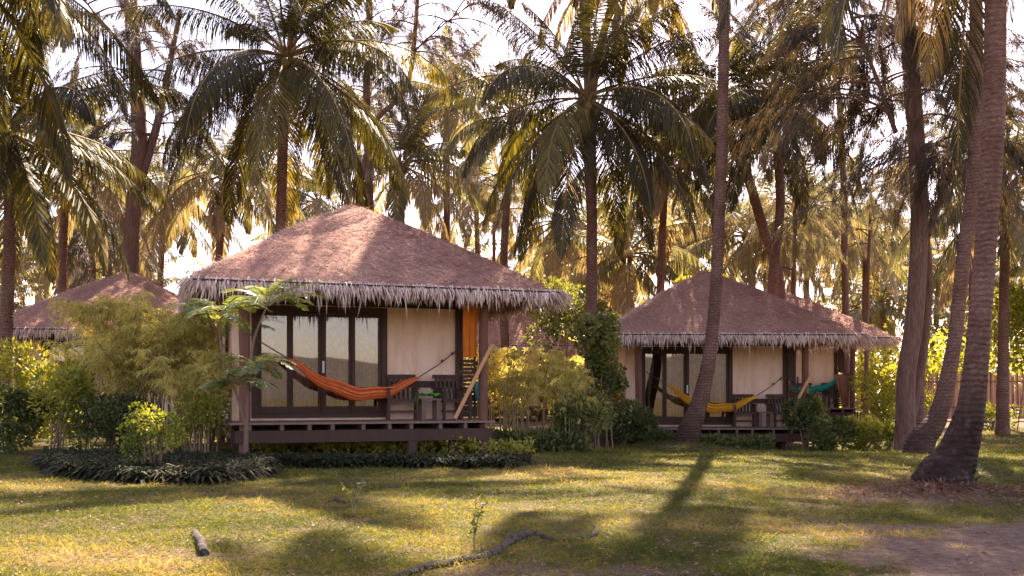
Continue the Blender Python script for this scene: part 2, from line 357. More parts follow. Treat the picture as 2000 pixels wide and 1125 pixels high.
hx = np.linspace(-500, 500, 260); hy = np.linspace(-420, -160, 50); HX, HYY = np.meshgrid(hx, hy)
HZ = 13 * np.sin(np.pi * (HYY + 420) / 260) * (.55 + .9 * fbm(HX / 90, HYY / 90, 5)) + 5 * fbm(HX / 9, HYY / 9, 9) - 4
V = np.stack([HX, HYY, HZ], -1).reshape(-1, 3); nx = len(hx)
i = (np.arange(len(hy) - 1)[:, None] * nx + np.arange(nx - 1)[None]).ravel()
T = np.concatenate([np.stack([i, i + 1, i + nx + 1], 1), np.stack([i, i + nx + 1, i + nx], 1)])
tag(mesh_np('hills', V, T, rough_mat('wooded_hill', [(0.2, (.05, .04, .03)), (.8, (.13, .10, .08))], .08, fine=.5), smooth=True), kind='structure')

# ------------------------------------------------------------------ the hut
HU0, HU1, HV0, HV1 = -.85, 6.22, -.6, 6.8           # eave rectangle in hut coordinates
ZE, ZP = 3.27, 5.36
def build_hut():
    root = empty('thatched_hut', (0, 0, 0))
    # walls
    g = Geo(); th = .12
    g.box(0, .45, 1.6, 1.6 + th, .65, 3.36); g.box(3.07, 4.71, 1.6, 1.6 + th, .65, 3.36)
    g.box(.45, 3.07, 1.6, 1.6 + th, .65, .76); g.box(.45, 3.07, 1.6, 1.6 + th, 2.92, 3.36)
    g.box(0, th, 1.72, 6.2, .65, 3.36); g.box(4.59, 4.71, 1.72, 6.2, .65, 3.36); g.box(.12, 4.59, 6.08, 6.2, .65, 3.36)
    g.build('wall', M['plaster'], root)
    g = Geo(); g.box(.13, 4.58, 1.73, 6.07, .66, .68); g.box(.125, .14, 1.75, 6.07, .7, 3.2); g.box(4.57, 4.585, 1.75, 6.07, .7, 3.2); g.box(.15, 4.56, 6.05, 6.07, .7, 3.2)  # thin dark sheets added inside the walls for the dimness of the room
    g.build('inner_shade_sheets', M['inside_shade'], root)
    g = Geo(); g.box(3.08, 4.72, 1.565, 1.598, 1.32, 1.46); g.box(4.62, 4.735, 1.55, 1.597, .65, 3.2); g.box(0, 4.73, 1.56, 1.597, 3.0, 3.2)
    g.build('wall_rail', M['wood'], root)
    g = Geo(); g.box(-.03, -.002, 3.3, 3.95, 1.25, 2.75); g.build('slot_window', M['wood'], root)
    # floor and deck
    g = Geo(); g.box(0.02, 4.70, 1.66, 6.2, .42, .645); g.build('floor_slab', M['joist'], root)
    g = Geo(); n = 12
    for k in range(n):
        v0 = -.02 + k * 1.68 / n; g.box(-.12, 5.0, v0, v0 + 1.68 / n - .012, .612 + .002 * (k % 3), .65)
    g.build('deck', M['deck'], root)
    g = Geo(); g.box(-.02, 4.96, .04, .14, .27, .50); g.box(0, .1, .15, 6.1, .27, .495); g.box(4.84, 4.94, .15, 6.1, .27, .495); g.box(.1, 4.84, 1.7, 1.8, .2, .415)
    g.build('deck_beam', M['wood'], root)
    for k in range(10):
        uu = .25 + k * .51 + (.03 if k % 3 else -.05)
        Geo().box(uu, uu + .07, .02, 1.65, .502, .61).build('joist', M['joist'], root)
    # posts
    def post(u, v, z0, z1, r, name='post', m='post', bend=.02):
        P = spline([[u, v, z0], [u + bend, v - bend, (z0 + z1) / 2], [u, v, z1]], 12)
        rr = r * (1 + .05 * np.sin(np.arange(12) * 1.7)); g = Geo(); g.tube(P, rr, 12); g.build(name, M[m], root, True)
    post(.14, .2, -.6, 3.34, .10); post(4.84, .2, -.6, 3.34, .095, bend=-.02)
    post(4.86, 6.2, -.6, 3.3, .09); post(-.02, 6.2, -.6, 3.3, .09)
    for u, v in ((3.32, .1), (4.22, .3), (.16, 1.9), (3.2, 1.9), (4.6, 1.9), (.2, 5.9), (2.4, 5.9), (4.6, 5.9), (2.4, 3.8), (.2, 3.8), (4.6, 3.8)):
        post(u, v, -.6, .43 if v > 1.5 else .27, .11, 'pile', 'wood', 0)
    # eave beams and rafters
    g = Geo(); g.box(-.45, 5.8, .13, .25, 3.12, 3.26); g.box(-.08, .04, -.3, 6.5, 3.0, 3.115); g.box(4.80, 4.92, -.3, 6.5, 3.0, 3.115)
    for k in range(14):
        u = -.7 + k * .52; g.bar((u, -.5, 3.2), (2.69 + (u - 2.69) * .1, 2.8, 5.0), .05, .07)
    g.build('eave_beam', M['wood'], root)
    # screen at the end of the veranda
    g = Geo(); g.box(4.74, 4.775, 1.5, 1.56, .65, 3.1); g.box(5.02, 5.055, 1.5, 1.56, .65, 2.1); g.box(4.776, 4.98, 1.51, 1.54, 1.98, 3.1)
    for k in range(15): g.box(4.776, 5.019, 1.515, 1.54, .70 + k * .083, .70 + k * .083 + .055)
    g.build('slatted_screen', M['wood'], root)
    # doors: outer frame and four glazed leaves
    g = Geo(); g.box(.38, .5, 1.54, 1.66, .70, 2.98); g.box(3.02, 3.13, 1.54, 1.66, .70, 2.98); g.box(.5, 3.02, 1.54, 1.66, 2.86, 2.98); g.box(.5, 3.02, 1.54, 1.66, .70, .79)
    g.build('door_frame', M['wood'], root)
    edges = [(.5, 1.15), (1.13, 1.78), (1.76, 2.41), (2.39, 3.02)]
    for k, (a, b) in enumerate(edges):
        v = 1.585 if k in (0, 3) else 1.625; s = .075 if k != 2 else .11
        g = Geo(); g.box(a, a + s, v, v + .035, .795, 2.855); g.box(b - .075, b, v, v + .035, .795, 2.855)
        g.box(a + s, b - .075, v, v + .035, .795, .93); g.box(a + s, b - .075, v, v + .035, 2.77, 2.855)
        d = g.build('sliding_door', M['wood'], root)
        p = Geo().box(a + s, b - .075, v + .014, v + .022, .93, 2.77).build('pane', M['glass'], d)
        if k == 2:
            h = Geo(); h.box(a + .03, a + .075, v - .012, v - .001, 1.62, 1.86); h.tube([[a + .05, v - .03, 1.65], [a + .05, v - .045, 1.74], [a + .05, v - .03, 1.83]], .012, 6)
            h.build('handle', M['metal'], d)
    # curtains
    for (a, b, sd_) in ((.55, .88, 1), (1.22, 1.62, 2), (1.88, 2.30, 3), (2.52, 2.95, 4)):
        nu, nz = 60, 14; U = np.linspace(a, b, nu); Z = np.linspace(.74, 2.9, nz); UU, ZZ = np.meshgrid(U, Z)
        sh = .055 * np.sin((UU - a) * 52 + sd_ + .5 * np.sin(UU * 9)) * (.6 + .4 * np.sin(UU * 13)) + .02 * np.sin(UU * 21 + sd_)
        gather = 1 - .35 * np.exp(-((ZZ - 1.5) / .6) ** 2) * (sd_ in (1, 4))
        c = a if sd_ == 1 else (b if sd_ == 4 else (a + b) / 2)
        V = np.stack([c + (UU - c) * gather, 1.80 + sh, ZZ], -1).reshape(-1, 3)
        ii = (np.arange(nz - 1)[:, None] * nu + np.arange(nu - 1)[None]).ravel()
        T = np.concatenate([np.stack([ii, ii + 1, ii + nu + 1], 1), np.stack([ii, ii + nu + 1, ii + nu], 1)])
        mesh_np('curtain', V, T, M['curtain'], root, smooth=True)
    # roof
    cu, cv = (HU0 + HU1) / 2, (HV0 + HV1) / 2; au, av = (HU1 - HU0) / 2, (HV1 - HV0) / 2; H = ZP - ZE
    per = 240; a4 = np.linspace(0, 4, per, endpoint=False); side = a4.astype(int); f = (a4 - side) * 2 - 1
    bx = np.select([side == 0, side == 1, side == 2, side == 3], [f, 1 + 0 * f, -f, -1 + 0 * f]); by = np.select([side == 0, side == 1, side == 2, side == 3], [-1 + 0 * f, f, 1 + 0 * f, -f])
    # slightly rounded corners
    q = (np.abs(bx) ** 14 + np.abs(by) ** 14) ** (1 / 14.); bx = bx / q; by = by / q
    rings = np.linspace(0.0, 1, 60)
    def surf(bx_, by_, r):
        x = bx_ * r * au; y = by_ * r * av
        rr = np.sqrt(r ** 2 + .0012) - .0346 * (1 - r)
        z = ZE + H * (1 - rr) + .07 * np.sin(np.pi * r) + .06 * np.exp(-(r / .06) ** 2) * 0
        z = z + .07 * (fbm(x * 1.6 + 9, y * 1.6, 21) - .5) + .03 * (fbm(x * 9, y * 9, 22, 2) - .5) - .05 * np.clip((r - .93) / .07, 0, 1) ** 2
        return np.stack([x + cu, y + cv, z], -1)
    V = surf(bx[None], by[None], rings[:, None] + 0 * bx[None])
    lip = V[-1].copy(); lip[:, 2] -= .11 + .02 * rng.random(per); inn = surf(bx, by, np.full(per, .86)); inn[:, 2] -= .14
    top = surf(bx * .02, by * .02, np.full(per, .2)); top[:, 2] -= .14
    V = np.concatenate([V.reshape(-1, 3), lip, inn, top]); nr = len(rings) + 3
    ii = np.arange(nr - 1)[:, None] * per; j = np.arange(per)[None]; j2 = (j + 1) % per
    qd = np.stack([ii + j, ii + j2, ii + per + j2, ii + per + j], -1).reshape(-1, 4); T = np.concatenate([qd[:, [0, 2, 1]], qd[:, [0, 3, 2]]])
    g = Geo(); g.add(V, T, .3)
    # straw lying on it
    n = 26000; e = rng.integers(0, per, n); r = np.sqrt(rng.random(n)) * .99
    P = surf(bx[e], by[e], r); P2 = surf(bx[e], by[e], np.clip(r - .01, 0, 1)); dn = nrm(P - P2); dn[r < .02] = [1, 0, 0]
    lat = nrm(np.cross(dn, np.array([[0, 0, 1.]]))); nn = nrm(np.cross(lat, dn))
    th_ = rng.normal(0, .7, n); D = nrm(lat * np.cos(th_)[:, None] + dn * np.sin(th_)[:, None] + nn * (rng.normal(0.10, .10, n) + .5 * (rng.random(n) < .06))[:, None])
    Sd = nrm(np.cross(D, nn)); L = rng.uniform(.08, .28, n)
    Vb, Tb = blades(P + nn * .008, D, Sd, L, .012, .011, .03)
    g.add(Vb, Tb, np.repeat(rng.uniform(.25, .8, n), 5))
    g.build('roof', M['thatch'], root, False)
    # batten along the eave
    g = Geo(); zb = ZE - .14
    g.bar((HU0 + .08, HV0 - .035, zb + .07), (HU1 - .08, HV0 - .035, zb + .07), .04, .035); g.bar((HU0 - .035, HV0 + .1, zb + .07), (HU0 - .035, HV1 - .1, zb + .07), .04, .035)
    g.bar((HU1 + .035, HV0 + .1, zb + .07), (HU1 + .035, HV1 - .1, zb + .07), .04, .035)
    g.build('eave_batten', M['wood'], root)
    # fringe
    g = Geo()
    for layer, (n, off, lo, hi, outw, zt) in enumerate(((3600, .0, .09, .29, .6, .03), (2800, -.04, .12, .34, .40, -.01), (1500, -.14, .15, .38, .12, -.04))):
        e = rng.random(n) * 4; s_ = e.astype(int); f = (e - s_) * 2 - 1
        clump = .8 + .35 * vnoise(e * 40, e * 0, 5)
        x = np.select([s_ == 0, s_ == 1, s_ == 2, s_ == 3], [f, 1 + 0 * f, -f, -1 + 0 * f]); y = np.select([s_ == 0, s_ == 1, s_ == 2, s_ == 3], [-1 + 0 * f, f, 1 + 0 * f, -f])
        nx_ = np.select([s_ == 1, s_ == 3], [1., -1.], 0.); ny_ = np.select([s_ == 0, s_ == 2], [-1., 1.], 0.)
        corner = np.clip((np.abs(f) - .9) / .1, 0, 1)
        ox = nx_ + np.where(np.abs(ny_) > 0, np.sign(x) * corner * .9, 0); oy = ny_ + np.where(np.abs(nx_) > 0, np.sign(y) * corner * .9, 0)
        P = np.stack([cu + x * (au + off), cv + y * (av + off), np.full(n, ZE - .06 + zt) + rng.normal(0, .02, n)], 1)
        o_ = np.stack([ox, oy, 0 * ox], 1)
        D = nrm(o_ * (outw + corner * .5)[:, None] + np.array([[0, 0, -.62]]) + rng.normal(0, .18, (n, 3)))
        Sd = nrm(np.cross(D, o_) + rng.normal(0, .25, (n, 3))); L = rng.uniform(lo, hi, n) * clump * (1 + corner * .5)
        long_ = rng.random(n) < .07; L = np.where(long_, L * 1.55, L)
        Vb, Tb = blades(P, D, Sd, L, .020, .024, .55, .55); g.add(Vb, Tb, np.repeat(rng.uniform(.2, .95, n) - .25 * (layer == 2) - .15 * corner, 5))
    g.build('thatch_fringe', M['fringe'], root)
    return root
def children(o): return [c for c in bpy.data.objects if c.parent == o]
def copy_tree(o, parent=None):
    c = o.copy(); COL.objects.link(c); c.parent = parent
    for ch in children(o): copy_tree(ch, c)
    return c
hut = build_hut()
HUTS = {}
def hut_frame(loc, th):
    c, s = math.cos(th), math.sin(th); L = np.array(loc, float)
    return lambda u, v, z: L + np.array([u * c - v * s, u * s + v * c, z])
places = [('main', (-5.07, 17.9, 0), R(19), 'largest thatched hut with cream walls, glass doors and an orange hammock on its veranda'),
          ('right', (3.36, 26.8, -.42), R(1.5), 'thatched hut behind the leaning palm with a yellow hammock on its veranda'),
          ('back', (7.75, 35.6, 0), R(1), 'distant thatched hut with a turquoise hammock, half behind the yellow hammock hut'),
          ('left', (-15.1, 29.3, -.1), R(8), 'thatched hut half hidden by the feathery bamboo clump'),
          ('mid', (-3.4, 41.5, 0), R(0), 'far thatched hut with a sunlit roof in the gap between two huts')]
for k, (nm, loc, th, lab) in enumerate(places):
    o = hut if k == 0 else copy_tree(hut)
    o.location = loc; o.rotation_euler.z = th; tag(o, lab, 'hut', 'thatched huts on stilts'); HUTS[nm] = (hut_frame(loc, th), loc, th)

# ------------------------------------------------------------------ things on the verandas (hut coordinates)
def hammock(hutname, matname, label, p0, p1, s0, s1, zs, width=.34, loose=None):
    fr, loc, th = HUTS[hutname]; root = empty('hammock', loc, th); tag(root, label, 'hammock', 'hammocks on the verandas')
    p0 = np.array(p0, float); p1 = np.array(p1, float)
    za, zm, zb = zs; d = p1[:2] - p0[:2]; L = np.linalg.norm(d); perp = np.array([-d[1], d[0]]) / L
    n, m = 70, 36; s = np.linspace(s0, s1, n); q = (s - s0) / (s1 - s0)
    zc = np.interp(q, [0, 1], [za, zb]) - (np.interp(.5, [0, 1], [za, zb]) - zm) * (4 * q * (1 - q)) ** 1.05
    wd = width * np.sin(np.pi * q) ** .55 + .025; t = np.linspace(-1, 1, m)
    C = p0[:2][None] + d[None] * s[:, None]
    ang = t[None] * 1.25
    # the two edges: front edge hangs a little lower than the back edge
    offx = np.sin(ang) * wd[:, None] * .6; dz = (1 - np.cos(ang)) * wd[:, None] * .95 - wd[:, None] * .35
    fold = .012 * np.sin(t[None] * 32 + 3 * np.sin(q[:, None] * 2.1)) * (.3 + np.sin(np.pi * q[:, None]))
    V = np.stack([C[:, 0:1] + perp[0] * (offx + fold), C[:, 1:2] + perp[1] * (offx + fold), zc[:, None] + dz + fold + .02 * np.sin(q * 23)[:, None]], -1).reshape(-1, 3)
    ii = (np.arange(n - 1)[:, None] * m + np.arange(m - 1)[None]).ravel()
    T = np.concatenate([np.stack([ii, ii + 1, ii + m + 1], 1), np.stack([ii, ii + m + 1, ii + m], 1)])
    tone = np.broadcast_to(.5 + .5 * np.sin(t * 24 + 2)[None], (n, m)).ravel()
    o = mesh_np('cloth', V, T, M[matname], root, tone=tone, smooth=True)
    g = Geo(); e0 = np.append(C[0], zc[0]); e1 = np.append(C[-1], zc[-1])
    g.tube([p0, (p0 + e0) / 2 - [0, 0, .02], e0], .012, 6); g.build('rope', M['rope'], root)
    g = Geo(); g.tube([e1, (p1 + e1) / 2 - [0, 0, .03], p1], .012, 6)
    for f in (.62, .9): c = e1 + (p1 - e1) * f; g.tube([c - (p1 - e1) * .03, c, c + (p1 - e1) * .03], [.012, .035, .012], 8)
    g.build('rope', M['rope'], root)
hammock('main', 'orange', 'orange cloth hammock slung across the veranda of the largest hut', (.14, .2, 2.38), (4.62, 1.56, 2.10), .19, .81, (1.86, 1.20, 1.55))
hammock('right', 'yellow', 'yellow cloth hammock slung behind the leaning palm trunk', (.14, .2, 2.38), (4.62, 1.56, 2.10), .19, .81, (1.86, 1.20, 1.55))
hammock('back', 'teal', 'turquoise cloth hammock slung on the distant hut', (1.9, 1.5, 2.0), (4.84, .2, 2.05), .1, .9, (1.75, 1.30, 1.85))

def hang_cloth(name, hutname, matname, label, u0, u1, v, z0, z1, taper=0., cat='cloth'):
    fr, loc, th = HUTS[hutname]; n, m = 24, 24; U, Z = np.meshgrid(np.linspace(0, 1, n), np.linspace(0, 1, m))
    uu = u0 + (u1 - u0) * (U * (1 - taper * Z) + taper * Z * .8); zz = z1 + (z0 - z1) * Z
    vv = v + .022 * np.sin(U * 15) * (.4 + Z) + .01 * np.sin(U * 37 + Z * 3); zz = zz + .02 * np.sin(U * 9) * Z
    V = np.stack([uu, vv, zz], -1).reshape(-1, 3); V2 = V + [0, .012, 0]
    ii = (np.arange(m - 1)[:, None] * n + np.arange(n - 1)[None]).ravel(); k = n * m
    T = np.concatenate([np.stack([ii, ii + 1, ii + n + 1], 1), np.stack([ii, ii + n + 1, ii + n], 1)])
    b = np.concatenate([np.arange(n), np.arange(m) * n + n - 1, (m - 1) * n + np.arange(n)[::-1], np.arange(m)[::-1] * n]); b2 = np.roll(b, -1)
    T = np.concatenate([T, T[:, ::-1] + k, np.stack([b, b2, b2 + k], 1), np.stack([b, b2 + k, b + k], 1)])
    o = mesh_np(name, np.concatenate([V, V2]), T, M[matname], smooth=True); o.location = loc; o.rotation_euler.z = th
    return tag(o, label, cat)
hang_cloth('towel', 'main', 'towel', 'orange towel hung beside the right post of the largest hut', 4.46, 4.76, .42, 1.93, 2.99, cat='towel')
hang_cloth('hanging_cloth', 'main', 'teal_cloth', 'pale teal cloth hung low on the slatted screen', 5.0, 5.12, 1.40, 1.0, 1.45, .3)
hang_cloth('blanket', 'back', 'brown_cloth', 'brown blanket hung at the end of the turquoise hammock', 4.15, 4.78, .3, .75, 1.9, .7, cat='blanket')

def armchair(hutname, u, v, rz, label):
    fr, loc, th = HUTS[hutname]; root = empty('armchair', fr(u, v, .652), th + rz); tag(root, label, 'armchair', 'dark wooden armchairs on the verandas')
    m = M['wood']
    g = Geo(); g.box(-.30, .30, -.28, .28, .36, .43)
    g.build('seat', m, root)
    g = Geo(); 
    for k in range(6): x = -.235 + k * .094; g.bar((x, .27, .43), (x, .37, .88), .055, .02)
    g.bar((-.31, .37, .90), (.31, .37, .90), .04, .08); g.build('backrest', m, root)
    for sx in (-1, 1):
        g = Geo(); g.bar((sx * .29, -.26, 0), (sx * .29, -.26, .60), .055, .055); g.build('leg', m, root)
        g = Geo(); g.bar((sx * .29, .27, 0), (sx * .29, .30, .62), .055, .055); g.build('leg', m, root)
        g = Geo(); g.bar((sx * .30, -.34, .635), (sx * .30, .38, .645), .085, .032)
        for k in range(3): g.bar((sx * .30, -.12 + k * .13, .43), (sx * .30, -.12 + k * .13, .62), .03, .03)
        g.build('armrest', m, root)
    g = Geo(); g.bar((-.27, -.26, .17), (.27, -.26, .17), .03, .035); g.bar((-.27, .28, .17), (.27, .28, .17), .03, .035); g.build('stretcher', m, root)
def stool(hutname, u, v, label):
    fr, loc, th = HUTS[hutname]; root = empty('side_table', fr(u, v, .652), th); tag(root, label, 'side table', 'small side tables on the verandas')
    g = Geo(); g.box(-.22, .22, -.20, .20, .40, .44); g.build('table_top', M['joist'], root)
    for sx in (-1, 1):
        for sy in (-1, 1):
            g = Geo(); g.box(min(sx * .20, sx * .11), max(sx * .20, sx * .11), min(sy * .18, sy * .10), max(sy * .18, sy * .10), 0, .399); g.build('leg', M['joist'], root)
for hn, hl in (('main', 'largest hut'), ('right', 'yellow hammock hut'), ('back', 'distant turquoise hammock hut')):
    armchair(hn, 3.35, 1.1, R(-8), 'dark wooden armchair nearer the glass doors on the veranda of the %s' % hl)
    armchair(hn, 4.42, 1.08, R(6), 'dark wooden armchair nearer the slatted screen on the veranda of the %s' % hl)
    stool(hn, 3.86, .85, 'small square side table between the armchairs of the %s' % hl)
# green towel draped over the table
n = 26; U, Vv = np.meshgrid(np.linspace(-.42, .24, n), np.linspace(-.16, .20, n))
over = np.clip(-.21 - U, 0, 1); xx = np.where(U < -.21, -.235 - over * .25, U); zz = .475 - over * .95 + .035 * np.abs(np.sin(U * 17 + Vv * 9)) + .025 * np.abs(np.sin(Vv * 23 + U * 5))
zz = np.maximum(zz, .452 - over * 1.1 + .004)
V = np.stack([xx, Vv, zz], -1).reshape(-1, 3); ii = (np.arange(n - 1)[:, None] * n + np.arange(n - 1)[None]).ravel()
T = np.concatenate([np.stack([ii, ii + 1, ii + n + 1], 1), np.stack([ii, ii + n + 1, ii + n], 1)]); V2 = V + [0, 0, .012]
o = mesh_np('green_towel', np.concatenate([V, V2]), np.concatenate([T[:, ::-1], T + n * n]), M['green_cloth'], smooth=True)
fr, loc, th = HUTS['main']; o.location = fr(3.86, .85, .655); o.rotation_euler.z = th; tag(o, 'bright green towel lying on the side table of the largest hut', 'towel')

def lean_pole(hutname, a, b, label):
    fr, loc, th = HUTS[hutname]; a = np.array(a, float); b = np.array(b, float)
    P = a[None] + (b - a)[None] * np.linspace(0, 1, 40)[:, None]; r = .042 + .006 * (np.arange(40) % 8 == 0)
    g = Geo(); g.tube(P, r, 10); o = g.build('bamboo_pole', M['pole'], smooth=True); o.location = loc; o.rotation_euler.z = th; tag(o, label, 'bamboo pole', 'bamboo poles leaning on the verandas')
lean_pole('main', (4.20, .12, .69), (4.96, .12, 2.15), 'bamboo pole leaning against the right post of the largest hut')
lean_pole('right', (4.20, .12, .69), (4.96, .12, 2.15), 'bamboo pole leaning against the post of the yellow hammock hut')
# water bottle
fr, loc, th = HUTS['main']
g = Geo(); g.tube([[0, 0, 0], [0, 0, .01], [0, 0, .15], [0, 0, .19], [0, 0, .22]], [.03, .034, .034, .014, .014], 12)
# driftwood hump on the deck's left end
n = 14
P = spline([[-.1, .5, .68], [.3, .6, .86], [.75, .65, .68]], 16)

m = M['plaster']; t = m.node_tree; p = [q for q in t.nodes if q.type == 'BSDF_PRINCIPLED'][0]; c0 = p.inputs['Base Color'].links[0].from_socket
st = noise(t, 1.6, 6, coords(t, (2.2, 2.2, .55)), .7); t.links.new(mix(t, c0, ramp(t, st, [(.36, (.84, .79, .74)), (.56, (1, 1, 1))]), 1.0, 'MULTIPLY'), p.inputs['Base Color'])
# ------------------------------------------------------------------ palms
def trunk_mesh(pts, r0, r1, parent, seg=16, n=80, flare=.5, flen=.9, bark='palm_bark', rings=.012, seed=0, rads=None, foot=.55):
    P = spline(pts, n); d = np.concatenate([[0], np.cumsum(np.linalg.norm(np.diff(P, axis=0), axis=1))]); t = d / d[-1]
    r = r0 + (r1 - r0) * t ** .8; r = r * (1 + flare * np.exp(-d / flen * 2)) * (1 + rings * np.sign(np.sin(d * 26 + seed)) * np.abs(np.sin(d * 26 + seed)) ** .5)
    if rads is not None:
        r = np.interp(np.linspace(0, 1, n), np.linspace(0, 1, len(rads)), rads) * (1 + rings * np.sign(np.sin(d * 26 + seed)) * np.abs(np.sin(d * 26 + seed)) ** .5)
        tn = np.repeat(foot * np.exp(-(d / (1.5 if foot < .9 else 1.7)) ** 3), seg); tn = np.append(np.clip(tn * 1.4 + .5 * (fbm(np.tile(np.arange(seg), n) * .4, np.repeat(d, seg) * 4, 77) - .5) * (tn > .02), 0, 1), [0, 0])
    else: tn = np.zeros(n * seg + 2)
    V, T = tube(P, r, seg); k = n * seg; an = np.tile(np.arange(seg) * 2 * np.pi / seg, n); dd = np.repeat(d, seg)
    lump = 1 + .16 * (fbm(np.cos(an) * 1.7 + seed, np.sin(an) * 1.7 + dd * .8, 40 + seed) - .5) * (1 + (2.2 if foot < .9 else 3.4) * np.exp(-dd / flen)) 
    C = np.repeat(P, seg, axis=0); V[:k] = C + (V[:k] - C) * lump[:, None]
    return mesh_np('trunk', V, T, M[bark], parent, tone=tn, smooth=True)

def frond(g, base, az, e0, L, droop, nl, wl, lw, tone, r, twist=0., hang=.55, m_leaf=0, m_rib=1, rib=.032):
    n = 26; t = np.linspace(0, 1, n); el = e0 - droop * t ** 1.35; az_ = az + twist * t ** 2
    d = np.stack([np.cos(az_) * np.cos(el), np.sin(az_) * np.cos(el), np.sin(el)], 1)
    P = base + np.concatenate([[np.zeros(3)], np.cumsum((d[1:] + d[:-1]) / 2 * L / (n - 1), axis=0)])
    g.tube(P, rib * (1 - .85 * t) + .004, 4, tone=.5, m=m_rib, cap=False)
    tl = np.linspace(.14, .995, nl) + r.normal(0, .002, nl); tl = np.clip(tl, .1, 1)
    for sgn in (-1, 1):
        x = np.stack([np.interp(tl, t, P[:, k]) for k in range(3)], 1); T_ = nrm(np.stack([np.interp(tl, t, d[:, k]) for k in range(3)], 1))
        S_ = np.stack([-np.sin(az + twist * tl ** 2), np.cos(az + twist * tl ** 2), 0 * tl], 1) * sgn
        U_ = nrm(np.cross(T_, S_)) * sgn * 1.0; U_ = np.where(U_[:, 2:3] < 0, -U_, U_)
        a = R(74) - R(44) * tl ** 1.5 + r.normal(0, .06, nl)
        li = R(18) * (1 - tl)
        D = nrm(T_ * np.cos(a)[:, None] + (S_ * np.cos(li)[:, None] + U_ * np.sin(li)[:, None]) * np.sin(a)[:, None] + np.array([[0, 0, -1.]]) * (hang * (.30 + .5 * r.random(nl)) * (.12 + .88 * np.hypot(T_[:, 0], T_[:, 1]) ** 1.5))[:, None])
        ll = lw * (np.sin(np.pi * np.clip(tl * .93 + .10, 0, 1) ** .75) ** .6) * (.85 + .3 * r.random(nl)) + .08
        Sd = nrm(np.cross(D, U_) + U_ * .0 + r.normal(0, .18, (nl, 3)))
        keep = r.random(nl) > .03
        V, T = blades(x[keep], D[keep], Sd[keep], ll[keep], wl * .55, wl, np.minimum(hang, 1.1) * (.8 + .8 * r.random(keep.sum())))
        tt = np.clip(tone + .05 * r.normal(size=keep.sum()), 0, 1); tt = np.stack([tt, tt, tt, tt, tt + .10], 1).ravel()
        g.add(V, T, tt, m_leaf)
    return P
def crown_mesh(parent, base, seed, nf=26, L=5.0, nl=120, wl=.036, lw=.88, up=80, lo=-38, droop=(60, 100), old=.25, nuts=7, mats=('palm', 'rachis'), dead=0, top=.2, name='crown', az0=0.):
    r = np.random.default_rng(seed); g = Geo()
    for k in range(nf):
        f = k / (nf - 1); az = az0 + k * 2.39996 + r.normal(0, .12); e0 = R(up + (lo - up) * f ** .85 + r.normal(0, 5))
        if f < .62 and math.sin(az) < -.8: az += .75
        ln = L * (.62 + .38 * min(1, f * 3.2)) * r.uniform(.88, 1.08); dr = R(r.uniform(*droop)) * (.30 + .70 * min(1, f * 2.2)); dr = min(dr, e0 + R(84)) if e0 + R(84) > .2 else .2
        tone = top + .12 * r.random() + (.38 if r.random() < old * f * 1.6 else 0) * r.uniform(.6, 1.2)
        b = np.array(base) + np.array([math.cos(az), math.sin(az), 0]) * .12 + np.array([0, 0, .45 * (1 - f)])
        frond(g, b, az, e0, ln, dr, nl, wl, lw, min(tone, .95), r, twist=r.normal(0, .25), hang=r.uniform(.5, .9) + .75 * f)
    for k in range(dead):
        az = r.uniform(0, 6.28); b = np.array(base) + np.array([math.cos(az), math.sin(az), 0]) * .15
        frond(g, b, az, R(-60), L * r.uniform(.5, .75), R(22), nl // 2, wl, lw * .8, .95, r, hang=1.2)
    # boot of old leaf bases
    for k in range(16):
        az = k * 2.4; d = np.array([math.cos(az), math.sin(az), 0]); p = np.array(base) + d * .1 + [0, 0, -.25 + .03 * k]
        g.tube([p, p + d * .10 + [0, 0, .12], p + d * .22 + [0, 0, .22]], [.07, .06, .02], 5, tone=.5, m=1)
    o = g.build(name, None, parent, mats=[M[mats[0]], M[mats[1]]])
    if nuts:
        for k in range(nuts):
            az = r.uniform(0, 6.28); c = np.array(base) + [math.cos(az) * .33, math.sin(az) * .33, -.28 + r.normal(0, .09)]
            P = c + np.array([[0, 0, z] for z in (.14, .11, .05, 0, -.06, -.11, -.135)]); h = Geo(); h.tube(P, [.01, .07, .11, .12, .105, .06, .01], 10); 
            h.build('coconut', M['coconut'], parent, True)
    return o
M['coconut'] = rough_mat('coconut_husk', [(0.2, (.10, .07, .02)), (.8, (.24, .17, .05))], 6, rough=.5)

def palm(pts, label, seed, r0=.2, r1=.13, flare=.5, group=None, n=80, rads=None, seg=16, foot=.55, **kw):
    """pts: list of (px, py, Y) along the trunk from the ground up; last = crown"""
    P = [W(*p) for p in pts]; b = P[0].copy(); root = empty('coconut_palm', b); P = [p - b for p in P]
    P[0] = P[0] + [0, 0, -.3]
    tag(root, label, 'palm tree', group or 'coconut palms'); trunk_mesh(P, r0, r1, root, flare=flare, n=n, seed=seed, rads=rads, seg=seg, foot=foot)
    crown_mesh(root, P[-1], seed, **kw); return root
def GP(px, Y): # ground pixel under column px at depth Y
    X = (px - 1000) / F * Y; return (px, HY + (CH - gzf(X, Y)) * F / Y, Y)

